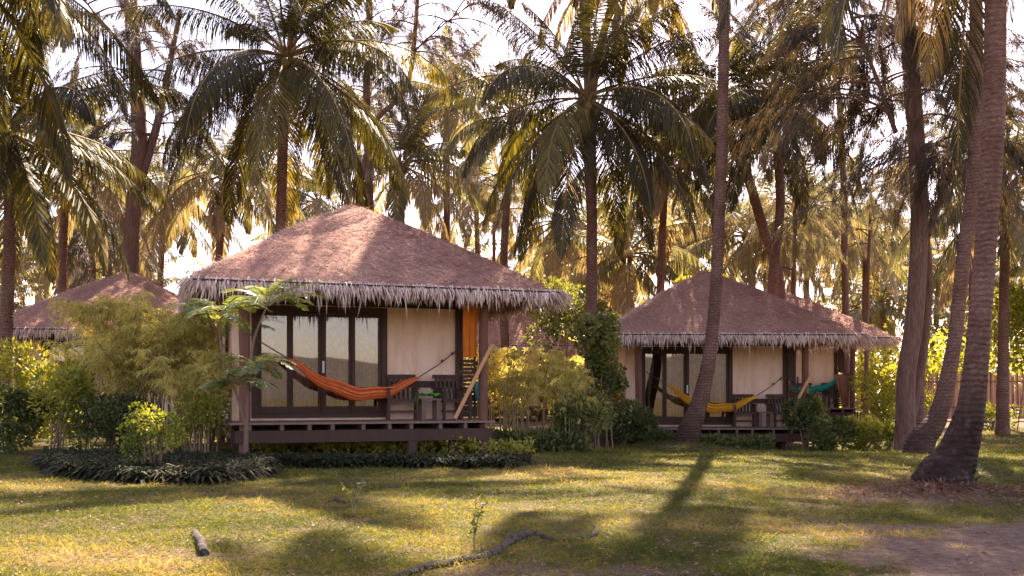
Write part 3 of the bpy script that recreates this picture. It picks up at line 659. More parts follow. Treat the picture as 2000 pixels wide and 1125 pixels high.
palm([GP(535, 26), (540, 640, 26), (548, 450, 26), (552, 300, 26), (558, 125, 26)], 'tall coconut palm rising straight from behind the largest hut', 11, nf=33, L=5.2, nl=190, wl=.024, lw=.98, up=80, lo=-45, az0=.4, r0=.17, r1=.125)
palm([GP(1150, 28), (1155, 580, 28), (1156, 440, 28), (1150, 320, 28), (1146, 205, 28)], 'coconut palm with dark spreading crown standing in the gap right of the largest hut', 12, nf=33, L=5.3, nl=190, wl=.024, lw=.98, up=80, lo=-48, az0=1.7)
p3 = palm([(1338, 884, 24.6), (1344, 850, 24.6), (1362, 799, 24.6), (1381, 724, 24.6), (1391, 649, 24.6), (1400, 537, 24.6), (1409, 300, 24.6), (1413, 120, 24.6), (1416, -100, 24.6), (1418, -420, 24.6), (1420, -740, 24.6)], 'leaning coconut palm growing from a mound in front of the yellow hammock hut', 13, rads=[.36, .30, .21, .175, .15, .145, .14, .135, .13, .13], n=140, nf=30, L=4.7, nl=120, lw=.9, old=.6, az0=.9)
palm([GP(1515, 32), (1508, 600, 32), (1512, 520, 32), (1524, 400, 32), (1518, 300, 32), (1503, 190, 32)], 'slim coconut palm behind the yellow hammock hut roof, the more upright of the crossing pair', 14, nf=28, L=5.0, nl=115, az0=2.2, r0=.19, r1=.14)
palm([GP(1530, 34), (1522, 560, 34), (1492, 450, 34), (1455, 330, 34), (1420, 250, 34), (1405, 190, 34)], 'strongly curved coconut palm behind the yellow hammock hut roof', 15, nf=26, L=4.8, nl=115, old=.6, az0=.2, r0=.22, r1=.15)
palm([(1788, 884, 20.6), (1800, 862, 20.6), (1833, 810, 20.6), (1862, 680, 20.6), (1882, 500, 20.6), (1904, 320, 20.6), (1907, 100, 20.6), (1900, -320, 20.6)], 'leaning coconut palm standing between the thick casuarina and the nearest palm', 16, rads=[.36, .28, .19, .15, .14, .14, .135, .13], n=110, nf=26, L=5.2, nl=115, az0=2.9)
p6 = palm([(1828, 972, 11.7), (1838, 945, 11.7), (1862, 900, 11.7), (1881, 850, 11.7), (1898, 784, 11.7), (1912, 640, 11.7), (1925, 480, 11.7), (1940, 250, 11.7), (1945, 0, 11.7), (1945, -240, 11.7), (1945, -440, 11.7)], 'nearest coconut palm with a thick gnarled foot at the lawn edge', 17, rads=[.37, .34, .245, .19, .15, .13, .125, .125, .12, .115, .115], n=300, seg=40, foot=1.0, nf=18, L=4.8, nl=115, wl=.02, az0=.5, dead=5, top=.08, old=.1)
palm([GP(15, 25), (10, 700, 25), (18, 500, 25), (18, 380, 25), (10, 265, 25)], 'coconut palm with orange tinted fronds at the edge of the left hut', 18, nf=30, L=4.9, nl=125, old=.4, az0=1.1)
palm([GP(-60, 19), (-70, 400, 19), (-75, 100, 19), (-80, -90, 19)], 'tall coconut palm whose long fronds hang in above the left hut', 19, nf=26, L=5.0, nl=125, old=.25, az0=0.3)
palm([GP(1152, 35), (1156, 440, 35), (1152, 240, 35), (1180, 60, 35), (1240, -90, 35)], 'very tall coconut palm whose yellow fronds hang above the dark spreading crown', 20, nf=28, L=5.4, nl=120, old=.9, az0=.7, top=.4)
palm([GP(1790, 25), (1792, 500, 25), (1788, 200, 25), (1740, -100, 25), (1670, -340, 25)], 'very tall coconut palm behind the thick casuarina trunk, crown raised to shade the sand', 23, nf=26, L=5.2, nl=115, old=.4, az0=1.9)  # crown raised above the view, trunk tucked out of sight, to shade the sand
# farther palms, each its own trunk, crowns shared
proto = []
for k in range(4):
    e = empty('coconut_palm', (0, 0, 0)); c = crown_mesh(e, (0, 0, 0), 60 + k, nf=25, L=4.3, nl=80, wl=.048, lw=.85, old=.5, nuts=0, mats=('palm_hazed', 'rachis'), top=.32); proto.append((e, c))
far = [(440, 345, 38, 'palm with its crown low left of the tallest straight palm'), (872, 190, 44, 'slender far palm with a spiky upright crown above the right slope of the largest roof'),
       (1003, 235, 38, 'palm whose trunk shows just right of the largest roof'), (1300, 330, 37, 'palm whose bare trunk rises left of the leaning palm'),
       (785, 330, 42, 'far palm behind the largest roof, right of its peak'), (1087, 440, 46, 'short far palm with a pale trunk left of the dark spreading crown'),
       (1225, 505, 40, 'low yellow green palm peeking over the left slope of the yellow hammock hut'), (320, 395, 46, 'far palm seen through the forked casuarina branches'),
       (130, 330, 34, 'palm right of the orange tinted palm above the left hut'), (620, 400, 50, 'far palm just above the peak of the largest roof'),
       (930, 370, 52, 'far palm in the bright gap above the right slope of the largest roof'), (1335, 430, 50, 'far low palm directly left of the leaning palm trunk'),
       (1580, 420, 48, 'far palm with haze-toned leaves right of the crossing pair'), (1690, 480, 52, 'far palm left of the thick casuarina trunk'),
       (1965, 380, 30, 'dark leaved palm behind the nearest palm trunk'), (210, 450, 52, 'far palm above the peak of the left hut'),
       (1460, 470, 44, 'far palm between the leaning palm and the crossing pair'), (700, 240, 60, 'palm far behind the tallest straight palm, at its right')]
for k, (px, py, Y, lab) in enumerate(far):
    b = W(*GP(px + random.uniform(-8, 8), Y)); top_ = W(px, py, Y) - b; e, c = proto[k % 4]
    if k < 4: root = e; cr = c
    else: root = e.copy(); COL.objects.link(root); cr = c.copy(); COL.objects.link(cr); cr.parent = root
    root.name = 'coconut_palm'; root.location = b; cr.location = top_; cr.rotation_euler.z = random.uniform(0, 6.28)
    s = random.uniform(.9, 1.1); cr.scale = (s, s, s); tag(root, lab, 'palm tree', 'coconut palms')
    lean = random.uniform(-.5, .5); P = [[0, 0, -.3], [lean * .6, 0, top_[2] * .5], top_]
    trunk_mesh(P, .2, .13, root, seg=10, n=30, seed=k)
palm([GP(548, 31), (550, 450, 31), (556, 200, 31), (590, -40, 31), (640, -280, 31)], 'added shade-casting coconut palm directly behind the tallest straight palm, its crown above the picture', 24, nf=26, L=5.2, az0=.3)  # added occluder: unseen crown throws shade on the left lawn
palm([GP(1154, 30.5), (1156, 440, 30.5), (1152, 240, 30.5), (1140, 0, 30.5), (1105, -290, 30.5)], 'very tall coconut palm added to shade the left lawn, leaning from behind the dark spreading crown', 25, nf=26, L=5.0, az0=1.3)  # put in for its shadow on the lawn, trunk hidden behind another palm
# far grove: one mass of palms and casuarinas nobody could count
g = Geo(); r = np.random.default_rng(5)
for k in range(58):
    Y = r.uniform(58, 85); X = (r.uniform(-100, 2100) - 1000) / F * Y; z = r.uniform(4.5, 11)
    g.tube([[X, Y, -.3], [X + r.normal(0, .4), Y, z * .5], [X + r.normal(0, .4), Y, z]], [.26, .2, .15], 6, m=1)
    b = g.V[-1][-1]
    for q in range(17):
        f = q / 16; e0 = R(75 - 105 * f); frond(g, b, q * 2.4 + k, e0, r.uniform(3.8, 5), min(R(75), e0 + R(82)), 26, .13, .9, .35 + .35 * r.random(), r, hang=.7, rib=.04)
tag(g.build('far_grove', None, mats=[M['palm_hazed'], M['rachis']]), 'pale far-off grove of palms beyond the huts, haze put into the leaf colour', 'palm grove', kind='stuff')

# ------------------------------------------------------------------ casuarinas
def sprays(g, P, D, r, n_needle=16, L=.28, wd=.011, tone=.5, hang=.9):
    """drooping tufts of needles at points P"""
    n = len(P); q = n * n_needle; PP = np.repeat(P, n_needle, 0) + r.normal(0, .05, (q, 3))
    off = r.random((q, 1)) * .35; DD = nrm(np.repeat(D, n_needle, 0) + r.normal(0, .27, (q, 3)) + np.array([[0, 0, -hang]]))
    PP = PP + np.repeat(nrm(D + [[0, 0, -.8]]), n_needle, 0) * off
    Sd = nrm(np.cross(DD, r.normal(size=(q, 3)))); V, T = blades(PP, DD, Sd, L * r.uniform(.5, 1.2, q), wd, wd, .5)
    tt = np.repeat(np.clip(np.repeat(tone + r.normal(0, .14, n), n_needle), 0, 1), 5); g.add(V, T, tt)
def casuarina(root_pts, label, seed, r0, r1, br, Y, spread=2.2, dens=9, name='casuarina_tree', mats='needle', stems=(), start=.35, needle=16, L=.28, wd=.012, group='casuarina trees', down=.15, minz=0):
    """br = number of branches"""
    r = np.random.default_rng(seed); P = np.array([W(*p) for p in root_pts]); b = P[0].copy(); root = empty(name, b); P = P - b; P[0, 2] -= .3
    tag(root, label, 'casuarina tree', group)
    trunk_mesh(P, r0, r1, root, seg=16, flare=.55, bark='bark', rings=0, seed=seed, n=60)
    gb = Geo(); gl = Geo(); lines = [(spline(P, 60), r0, r1)]
    for st in stems:
        Q = np.array([W(*p) for p in st[0]]) - b; Q = spline(Q, 40); rr = np.linspace(st[1], st[2], 40)
        gs = Geo(); gs.tube(Q, rr, 12); gs.build('limb', M['bark'], root, True); lines.append((Q, st[1], st[2]))
    for k in range(br):
        ln, a0, a1 = lines[k % len(lines)]; f = start + (1 - start) * r.random() if k % len(lines) == 0 else .15 + .85 * r.random()
        o = ln[int(f * (len(ln) - 1))]
        if o[2] < minz: continue
        az = r.uniform(0, 6.28); el = R(r.uniform(5, 45)); ln_ = spread * r.uniform(.5, 1.15); n = 14; t = np.linspace(0, 1, n)
        d = np.stack([np.cos(az + .4 * t) * np.cos(el - t * .9), np.sin(az + .4 * t) * np.cos(el - t * .9), np.sin(el - t * (.9 + down * 3))], 1)
        Q = o + np.cumsum(d * ln_ / n, 0); gb.tube(np.vstack([o, Q]), np.linspace(.035, .006, n + 1), 5, cap=False)
        for s in range(5):
            u = r.integers(3, n); d2 = nrm(d[u] + r.normal(0, .6, 3)); m = 7; t2 = np.linspace(0, 1, m)[:, None]
            Q2 = Q[u] + d2 * t2 * ln_ * .45 + np.array([0, 0, -.25]) * t2 ** 2 * ln_; gb.tube(Q2, np.linspace(.012, .004, m), 4, cap=False)
            c = r.integers(1, m, dens); sprays(gl, Q2[c] + r.normal(0, .04, (dens, 3)), np.repeat(d2[None], dens, 0), r, needle, L, wd, .35 + .3 * r.random())
        c = r.integers(4, n, dens); sprays(gl, Q[c], d[c], r, needle, L, wd, .5)
    gb.build('branches', M['bark'], root); gl.build('crown', M[mats], root)
    return root
casuarina([GP(255, 33), (255, 520, 33), (262, 400, 33), (272, 270, 33), (264, 130, 33), (255, 0, 33), (248, -160, 33)], 'forked casuarina with a dark trunk rising behind the left hut', 1, .34, .2, 34, 33, spread=3.2, start=.5,
          stems=[([(278, 340, 33), (305, 250, 33.3), (325, 160, 33.6), (352, 20, 34)], .17, .08), ([(215, 60, 33), (180, 20, 32.5), (140, -40, 32)], .05, .02)], dens=9)
casuarina([GP(1768, 23.5), (1770, 740, 23.5), (1786, 620, 23.5), (1796, 440, 23.5), (1790, 280, 23.5), (1778, 120, 23.5), (1768, -60, 23.5), (1765, -300, 23.5), (1760, -480, 23.5)], 'thick dark casuarina trunk with drooping foliage right of the turquoise hammock hut', 2, .225, .175, 100, 23.5, spread=3.2, minz=6.8, start=.42,
          stems=[([(1812, 460, 23.6), (1840, 380, 23.8), (1868, 310, 24), (1895, 235, 24.2)], .09, .05), ([(1775, 830, 23.8), (1800, 700, 23.9), (1812, 560, 23.9), (1806, 440, 23.7)], .14, .11), ([(1750, 260, 23.5), (1700, 120, 23.2), (1660, 20, 23)], .06, .03)], dens=9)
casuarina([GP(728, 40), (722, 420, 40), (716, 190, 40), (722, 60, 40), (716, -120, 40)], 'slender casuarina right of the tallest straight palm', 3, .24, .13, 26, 40, spread=3, start=.5, dens=8)
casuarina([GP(690, 37), (700, 420, 37), (730, 250, 37), (770, 200, 37), (800, 150, 37), (815, 0, 37), (815, -120, 37)], 'bare curving casuarina with wispy branches against the open sky', 4, .16, .07, 22, 37, spread=3.0, start=.6, dens=5,
          stems=[([(785, 125, 37), (820, 90, 37), (870, 45, 37), (925, 5, 37)], .045, .02)])
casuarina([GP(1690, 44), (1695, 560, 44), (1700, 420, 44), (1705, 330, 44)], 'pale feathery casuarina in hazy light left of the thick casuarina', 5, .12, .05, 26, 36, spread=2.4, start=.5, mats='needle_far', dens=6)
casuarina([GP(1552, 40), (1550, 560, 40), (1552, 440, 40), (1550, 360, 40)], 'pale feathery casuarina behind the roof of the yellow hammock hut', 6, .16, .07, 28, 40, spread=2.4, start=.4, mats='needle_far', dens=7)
casuarina([GP(1900, 38), (1900, 560, 38), (1895, 300, 38), (1890, 60, 38)], 'far casuarina with wispy foliage between the two right palms', 7, .2, .08, 34, 38, spread=3, start=.5, dens=9)
casuarina([GP(180, 40), (182, 560, 40), (178, 440, 40), (175, 330, 40)], 'feathery casuarina between the left palms above the left hut', 8, .2, .08, 24, 40, spread=2.6, start=.3, dens=8)
casuarina([GP(1655, 42), (1645, 300, 42), (1625, 60, 42), (1615, -150, 42)], 'tall casuarina with hanging tufts high above the turquoise hammock hut', 9, .17, .1, 44, 42, spread=4.0, start=.58, dens=10)
casuarina([GP(965, 48), (965, 420, 48), (968, 340, 48)], 'small reddish casuarina in the bright gap beyond the largest roof', 10, .16, .07, 14, 48, spread=1.6, start=.4, mats='needle_far', dens=6)

# ------------------------------------------------------------------ bushes and plants
def bush(name, label, cat, px, Y, w_, h_, d_, n, lf, lw_, matn, seed, z0=.05, stems=6, group=None, up=.2, clumps=14, kind='kite', tone=.5, lean=0, parent_z=None, smooth_top=False):
    r = np.random.default_rng(seed); X = (px - 1000) / F * Y; zb = gzf(X, Y); root = empty(name, (X, Y, zb)); tag(root, label, cat, group)
    C = r.uniform(-1, 1, (clumps, 3)); C = C / np.maximum(1, np.linalg.norm(C, axis=1))[:, None] * .78; C[:, 2] = np.abs(C[:, 2]) * np.sign(r.random(clumps) - .35)
    k = r.integers(0, clumps, n); v = rdir(n, 0, r); rad = r.uniform(.55, 1, (n, 1)) ** .5 * r.uniform(.28, .5, clumps)[k][:, None]
    u = C[k] + v * rad; P = u * np.array([[w_ / 2, d_ / 2, h_ / 2]]) + np.array([[lean, 0, z0 + h_ / 2]]); P[:, 2] = np.maximum(P[:, 2], .02)
    D = nrm(v + r.normal(0, .5, (n, 3)) + [[0, 0, up]]); g = Geo(); tt = np.clip(tone + r.normal(0, .16, clumps)[k] + .1 * u[:, 2] + r.normal(0, .08, n), 0, 1)
    if kind == 'kite':
        V, T = kites(P, D, rdir(n, 1.2, r), lf * r.uniform(.6, 1.2, n), lw_ * r.uniform(.7, 1.2, n)); g.add(V, T, np.repeat(tt, 7))
    else:
        V, T = blades(P, D, nrm(np.cross(D, rdir(n, 1, r))), lf * r.uniform(.6, 1.2, n), lw_ * .5, lw_, .6); g.add(V, T, np.repeat(tt, 5))
    g.build('foliage', M[matn], root)
    if stems:
        g = Geo()
        for s in range(stems):
            c = C[r.integers(0, clumps)] * [w_ / 2, d_ / 2, h_ / 2] + [lean, 0, z0 + h_ / 2]; b = np.array([r.normal(0, w_ * .07), r.normal(0, .1), -.05])
            g.tube(spline([b, (b + c) / 2 * [.7, .7, 1.1], c], 10), np.linspace(.022, .008, 10), 6)
        g.build('stems', M['twig'], root)
    return root

# feathery bamboo left: arching culms with plumes of fine leaves
def bamboo(name, label, px, Y, w_, h_, culms, plumes, seed, lf=.12, wd=.014, matn='bamboo_leaf', tone=.5, group='feathery bamboo', out_=1.0, lw=None):
    r = np.random.default_rng(seed); X = (px - 1000) / F * Y; root = empty(name, (X, Y, gzf(X, Y))); tag(root, label, 'bamboo', group)
    gs = Geo(); gl = Geo()
    for k in range(culms):
        az = r.uniform(0, 6.28); b = np.array([r.normal(0, w_ * .16), r.normal(0, w_ * .10), -.05]); hh = h_ * r.uniform(.6, 1.0); o = w_ * .5 * out_ * r.uniform(.2, 1.0) 
        tip = b + np.array([math.cos(az) * o, math.sin(az) * o * .6, hh]); mid_ = b + np.array([math.cos(az) * o * .25, math.sin(az) * o * .15, hh * .68])
        Q = spline([b, mid_, tip, tip + [math.cos(az) * o * .25, 0, -hh * .10]], 22); gs.tube(Q, np.linspace(.017, .004, 22), 5, cap=False)
        for s in range(plumes):
            u = r.integers(6, 22); a2 = r.uniform(0, 6.28); ln = h_ * r.uniform(.08, .2); D0 = nrm(np.array([math.cos(a2), math.sin(a2), r.uniform(-.2, .5)]))
            q = 26; t = r.random((q, 1)); P = Q[u] + D0 * t * ln + np.array([[0, 0, -.3]]) * t ** 2 * ln; D = nrm(D0 * .6 + r.normal(0, .55, (q, 3)) + [[0, 0, -.25]])
            V, T = blades(P, D, nrm(np.cross(D, rdir(q, .6, r))), lf * r.uniform(.6, 1.2, q), wd * .5, wd, .6); gl.add(V, T, np.repeat(np.clip(tone + .15 * r.normal() + .1 * r.normal(size=q), 0, 1), 5))
    gs.build('culms', M['stem'], root, True); gl.build('foliage', M[matn], root); return root
bamboo('bamboo_clump', 'large golden feathery bamboo clump between the left hut and the largest hut', 285, 20.5, 2.9, 3.25, 56, 36, 31, lf=.13, wd=.013, tone=.5)
bamboo('bamboo_clump', 'smaller golden bamboo clump against the left wall of the largest hut', 385, 18.6, 1.5, 2.1, 18, 22, 32, lf=.11, wd=.013, tone=.62)
bamboo('bamboo_clump', 'slender bamboo stems right beside the deck of the largest hut', 1010, 21.5, 1.6, 2.3, 16, 20, 33, lf=.10, wd=.012, tone=.6, out_=.6)
bamboo('bamboo_clump', 'feathery bamboo in the middle of the gap between the two nearest huts', 1080, 22.5, 1.9, 2.3, 20, 24, 34, lf=.10, wd=.012, tone=.6, out_=.7)
bamboo('bamboo_clump', 'golden bamboo behind the deck, seen through the slatted screen', 965, 26, 2.2, 2.6, 18, 22, 35, lf=.12, wd=.015, tone=.75, out_=.8)
bamboo('bamboo_clump', 'young bamboo with thin bare stems at the front of the gap planting', 1120, 20.6, 1.1, 1.9, 9, 18, 36, lf=.10, wd=.013, tone=.5, out_=.6)

SH = 'garden shrubs round the huts'
bush('leafy_shrub', 'yellow green shrub below the eave of the left hut', 'shrub', 115, 19.2, 1.5, 1.75, 1.0, 1900, .11, .05, 'bright_leaf', 41, .1, group=SH, tone=.6)
bush('leafy_shrub', 'dark shrub at the very left foot of the planting', 'shrub', 20, 19.6, 1.8, 1.2, 1.2, 2600, .12, .055, 'green_leaf', 42, group=SH, tone=.3)
bush('leafy_shrub', 'sunlit shrub under the post of the left hut', 'shrub', 50, 22.5, 2.6, 2.3, 1.4, 3600, .12, .05, 'bright_leaf', 43, group=SH, tone=.65)
bush('leafy_shrub', 'bright small leaved shrub standing in the dark border plants', 'shrub', 295, 13.9, .85, .95, .7, 1500, .06, .035, 'bright_leaf', 44, .1, group=SH, tone=.32)
bush('leafy_shrub', 'dark shrub at the foot of the large bamboo clump', 'shrub', 215, 19.2, 1.8, 1.1, 1.2, 2600, .14, .04, 'green_leaf', 45, group=SH, tone=.25, kind='blade')
bush('leafy_shrub', 'yellow shrub between the bamboo and the wall of the largest hut', 'shrub', 415, 19.6, 1.0, 2.1, .9, 2600, .07, .04, 'bright_leaf', 46, .2, group=SH, tone=.8)
bush('leafy_shrub', 'golden shrub right under the left eave of the largest hut', 'shrub', 380, 18.3, 1.1, 1.3, .8, 1900, .07, .035, 'bright_leaf', 47, .1, group=SH, tone=.65)
bush('round_leaf_tree', 'small round leaved tree left of the yellow hammock hut', 'small tree', 1163, 22.6, 1.22, 1.35, 1.1, 2500, .10, .085, 'green_leaf', 48, 1.75, group='small trees', tone=.75, up=.1)
bush('round_leaf_tree', 'lower dark leafy shrub under the round leaved tree', 'shrub', 1185, 22.9, 1.0, .75, .9, 1000, .10, .08, 'green_leaf', 49, 1.25, group='small trees', tone=.5)
bush('leafy_shrub', 'green shrub at the foot of the round leaved tree', 'shrub', 1140, 20.7, 1.2, 1.3, .9, 2200, .12, .045, 'green_leaf', 50, .0, group=SH, tone=.6)
bush('leafy_shrub', 'dark green shrub by the left corner of the yellow hammock hut', 'shrub', 1218, 25.2, 1.5, 1.15, 1.0, 2600, .13, .05, 'green_leaf', 51, .0, group=SH, tone=.35)
bush('leafy_shrub', 'sunny shrub behind the round leaved tree', 'shrub', 1165, 29, 2.2, 2.1, 1.2, 2400, .12, .05, 'bright_leaf', 52, .2, group=SH, tone=.85)
bush('leafy_shrub', 'tall dark shrub growing over the right end of the yellow hammock deck', 'shrub', 1576, 25.6, .95, 1.5, .9, 1900, .14, .055, 'green_leaf', 53, .1, group=SH, tone=.35)
bush('leafy_shrub', 'bushy green shrub right of the yellow hammock deck', 'shrub', 1628, 25.0, 1.0, .9, .9, 1700, .13, .05, 'green_leaf', 54, .0, group=SH, tone=.55)
bush('leafy_shrub', 'sunlit yellow green shrub left of the thick casuarina foot', 'shrub', 1690, 25.0, 1.2, .95, .9, 2000, .12, .045, 'bright_leaf', 55, .0, group=SH, tone=.75)
bush('leafy_shrub', 'small shrub at the left side of the thick casuarina foot', 'shrub', 1735, 24.6, .6, .75, .6, 500, .12, .06, 'bright_leaf', 56, .0, group=SH, tone=.5)
bush('leafy_shrub', 'pale sunny shrub behind the thick casuarina', 'shrub', 1725, 34, 2.6, 2.2, 1.6, 2800, .14, .055, 'bright_leaf', 57, .0, group=SH, tone=.85)
bush('leafy_shrub', 'leafy shrub in front of the reed fence, left of the two leaning palms', 'shrub', 1775, 36, 1.6, 1.5, 1.2, 1500, .14, .055, 'bright_leaf', 58, .0, group=SH, tone=.6)
bush('broadleaf_tree', 'dense yellow green broadleaf tree over the reed fence at right', 'tree', 2030, 31, 4.0, 3.3, 2.6, 9000, .13, .075, 'bright_leaf', 59, 1.6, stems=10, tone=.6, clumps=30, group='small trees')
bush('broadleaf_tree', 'dark leafy tree behind the dark spreading crown, low by its trunk', 'tree', 1105, 36, 3.4, 2.6, 2.2, 3600, .15, .085, 'green_leaf', 60, 2.8, tone=.55, group='small trees')
bush('broadleaf_tree', 'bright leafy tree above the roof of the yellow hammock hut', 'tree', 1370, 38, 2.6, 1.6, 2, 2400, .15, .07, 'bright_leaf', 61, 4.2, tone=.8, group='small trees')
bush('leafy_shrub', 'thin shrub left of the nearest palm along the far lawn', 'shrub', 1945, 33, 2.2, .8, 1.2, 1400, .12, .05, 'bright_leaf', 62, .0, group=SH, tone=.6)
bush('leafy_shrub', 'sprig of green leaves at the right foot of the nearest palm', 'shrub', 1898, 11.65, .18, .26, .18, 26, .09, .06, 'green_leaf', 63, .02, stems=2, group=SH, tone=.45)
# background greenery seen between and under the huts
def undergrowth(name, label, x0, x1, Y0, Y1, h, n, matn, seed, lf=.16, wd=.05, tone=.6):
    r = np.random.default_rng(seed); Y = r.uniform(Y0, Y1, n); px = r.uniform(x0, x1, n); X = (px - 1000) / F * Y
    hh = h * (.35 + .9 * fbm(X * .8, Y * .8, seed)); z = gz(X, Y) + hh * r.random(n) ** .8; D = rdir(n, .5, r)
    V, T = kites(np.stack([X, Y, z], 1), D, rdir(n, 1, r), lf * r.uniform(.6, 1.3, n), wd * r.uniform(.7, 1.3, n)); t = np.clip(tone + .5 * (fbm(X, Y, seed + 3) - .5) + r.normal(0, .1, n), 0, 1)
    g = Geo(); g.add(V, T, np.repeat(t, 7)); return tag(g.build(name, M[matn]), label, 'undergrowth', kind='stuff')
undergrowth('undergrowth', 'low undergrowth under the floor of the largest hut, sunlight put into its leaf tone', 490, 1040, 19.2, 23.5, .42, 9000, 'bright_leaf', 71, .10, .04, .95)  # light tone stands in for sunlight, which the floor above blocks
undergrowth('undergrowth', 'bright far bushes behind all the huts', -150, 2150, 48, 58, 4.6, 42000, 'bright_leaf', 72, .30, .13, .75)
undergrowth('undergrowth', 'sunny thicket behind the left hut and the bamboo', -100, 520, 35, 40, 2.6, 12000, 'bright_leaf', 73, .22, .08, .75)
undergrowth('undergrowth', 'low green plants along the front of the yellow hammock hut', 1250, 1510, 25.9, 26.4, .42, 2200, 'green_leaf', 74, .16, .045, .6)
undergrowth('undergrowth', 'low leafy plants at the foot of the bamboo in the gap', 960, 1150, 20.2, 21.4, .5, 2600, 'green_leaf', 75, .15, .05, .45)

# dark border plants: rosettes of strap leaves in two beds
def rosettes(poly_fn, n, seed, name, label, h=.34, tone=.5):
    r = np.random.default_rng(seed); X, Y = poly_fn(r, n); q = 30; m = len(X); gx = gz(X, Y)
    P = np.repeat(np.stack([X, Y, gx + .02], 1), q, 0); az = r.uniform(0, 6.28, m * q); el = r.uniform(.15, 1.35, m * q)
    D = np.stack([np.cos(az) * np.cos(el), np.sin(az) * np.cos(el), np.sin(el)], 1); P[:, 2] += r.random(m * q) * .10
    Sd = np.stack([-np.sin(az), np.cos(az), 0 * az], 1); V, T = blades(P, D, Sd, h * r.uniform(.5, 1.2, m * q) * np.repeat(r.uniform(.55, 1.5, m), q), .016, np.repeat(r.choice([.018, .026, .040], m), q), .6)
    g = Geo(); g.add(V, T, np.repeat(np.clip(np.repeat(tone + r.normal(0, .12, m), q) + r.normal(0, .15, m * q), 0, 1), 5)); return tag(g.build(name, M['dark_leaf']), label, 'ground cover', kind='stuff')
def bed1(r, n):
    px = r.uniform(85, 525, n); f = r.random(n); Yf = np.interp(px, [85, 130, 250, 400, 480, 525], [15.2, 13.7, 12.9, 12.7, 13.4, 14.4]); Yb = np.interp(px, [85, 300, 525], [17.6, 16.6, 15.6]); Y = Yf + (Yb - Yf) * f; return (px - 1000) / F * Y, Y
def bed2(r, n):
    px = r.uniform(495, 1030, n); Yf = np.interp(px, [495, 760, 1000, 1030], [15.4, 15.6, 15.5, 16.2]); Y = Yf + r.uniform(0, .9, n); return (px - 1000) / F * Y, Y
rosettes(bed1, 1700, 81, 'border_plants', 'dark strap leaved plants in the rounded bed left of the largest hut', .27, .5)
rosettes(bed2, 800, 82, 'border_plants', 'dark low border plants along the front of the largest hut', .18, .42)

# young tree with feather leaves in front of the largest hut
def pinnate_tree():
    r = np.random.default_rng(91); Y0 = 16.2; b = W(*GP(480, Y0)); root = empty('young_tree', b); tag(root, 'young tree with tiers of feathery pinnate leaves in front of the largest hut', 'tree', 'small trees')
    gt = Geo(); gl = Geo(); gr = Geo()
    main = spline([W(480, 905, Y0) - b, W(482, 800, Y0) - b, W(488, 720, Y0) - b, W(497, 660, Y0) - b, W(520, 600, Y0) - b], 30); gt.tube(main, np.linspace(.04, .016, 30), 8)
    alt = spline([W(482, 840, Y0) - b, W(462, 770, Y0 - .1) - b, W(440, 720, Y0 - .2) - b, W(428, 640, Y0 - .2) - b, W(440, 610, Y0 - .2) - b], 26); gt.tube(alt, np.linspace(.025, .012, 26), 8)
    whorls = [(np.array(W(524, 596, Y0) - b), 17, .98, .35), (np.array(W(438, 612, Y0 - .2) - b), 15, .90, .2), (np.array(W(505, 715, Y0) - b), 15, .75, .2), (np.array(W(462, 745, Y0 - .1) - b), 13, .75, .15), (np.array(W(395, 600, Y0 - .1) - b), 8, .6, .1)]
    gt.tube(spline([W(430, 650, Y0 - .2) - b, W(395, 600, Y0 - .1) - b], 6), .01, 6); gt.tube(spline([W(484, 780, Y0) - b, W(505, 715, Y0) - b], 6), .014, 6)
    for c, n, L, e in whorls:
        gr = Geo()
        for k in range(n):
            az = k * 6.283 / n + r.normal(0, .18); el = e + r.uniform(-.1, .55) ; m = 16; t = np.linspace(0, 1, m); ee = el - 1.0 * t ** 1.3; Lk = L * r.uniform(.75, 1.1)
            d = np.stack([np.cos(az) * np.cos(ee), np.sin(az) * np.cos(ee), np.sin(ee)], 1); Q = c + np.cumsum(d, 0) * Lk / m + [0, 0, r.uniform(-.08, .08)]; gr.tube(np.vstack([c, Q]), .005, 4, cap=False)
            nl = 19; tl = np.linspace(.16, 1, nl); x = np.stack([np.interp(tl, t, Q[:, j]) for j in range(3)], 1); T_ = np.stack([np.interp(tl, t, d[:, j]) for j in range(3)], 1)
            for sg in (-1, 1):
                S_ = np.array([[-math.sin(az), math.cos(az), 0]]) * sg; D = nrm(S_ + T_ * .35 + [[0, 0, -.12]] + r.normal(0, .06, (nl, 3)))
                U_ = nrm(np.cross(T_, S_)); U_ = np.where(U_[:, 2:] < 0, -U_, U_); ln = .18 * np.sin(np.pi * (tl * .85 + .1)) ** .5
                V, T = kites(x, D, U_, ln, .027, .1); gl.add(V, T, np.repeat(np.clip(.5 + .2 * r.normal() + .1 * r.normal(size=nl), 0, 1), 7))
        gr.build('leaf_stalks', M['stem'], root)
    gt.build('trunk', M['twig'], root, True); gl.build('crown', M['pinnate'], root)
pinnate_tree()

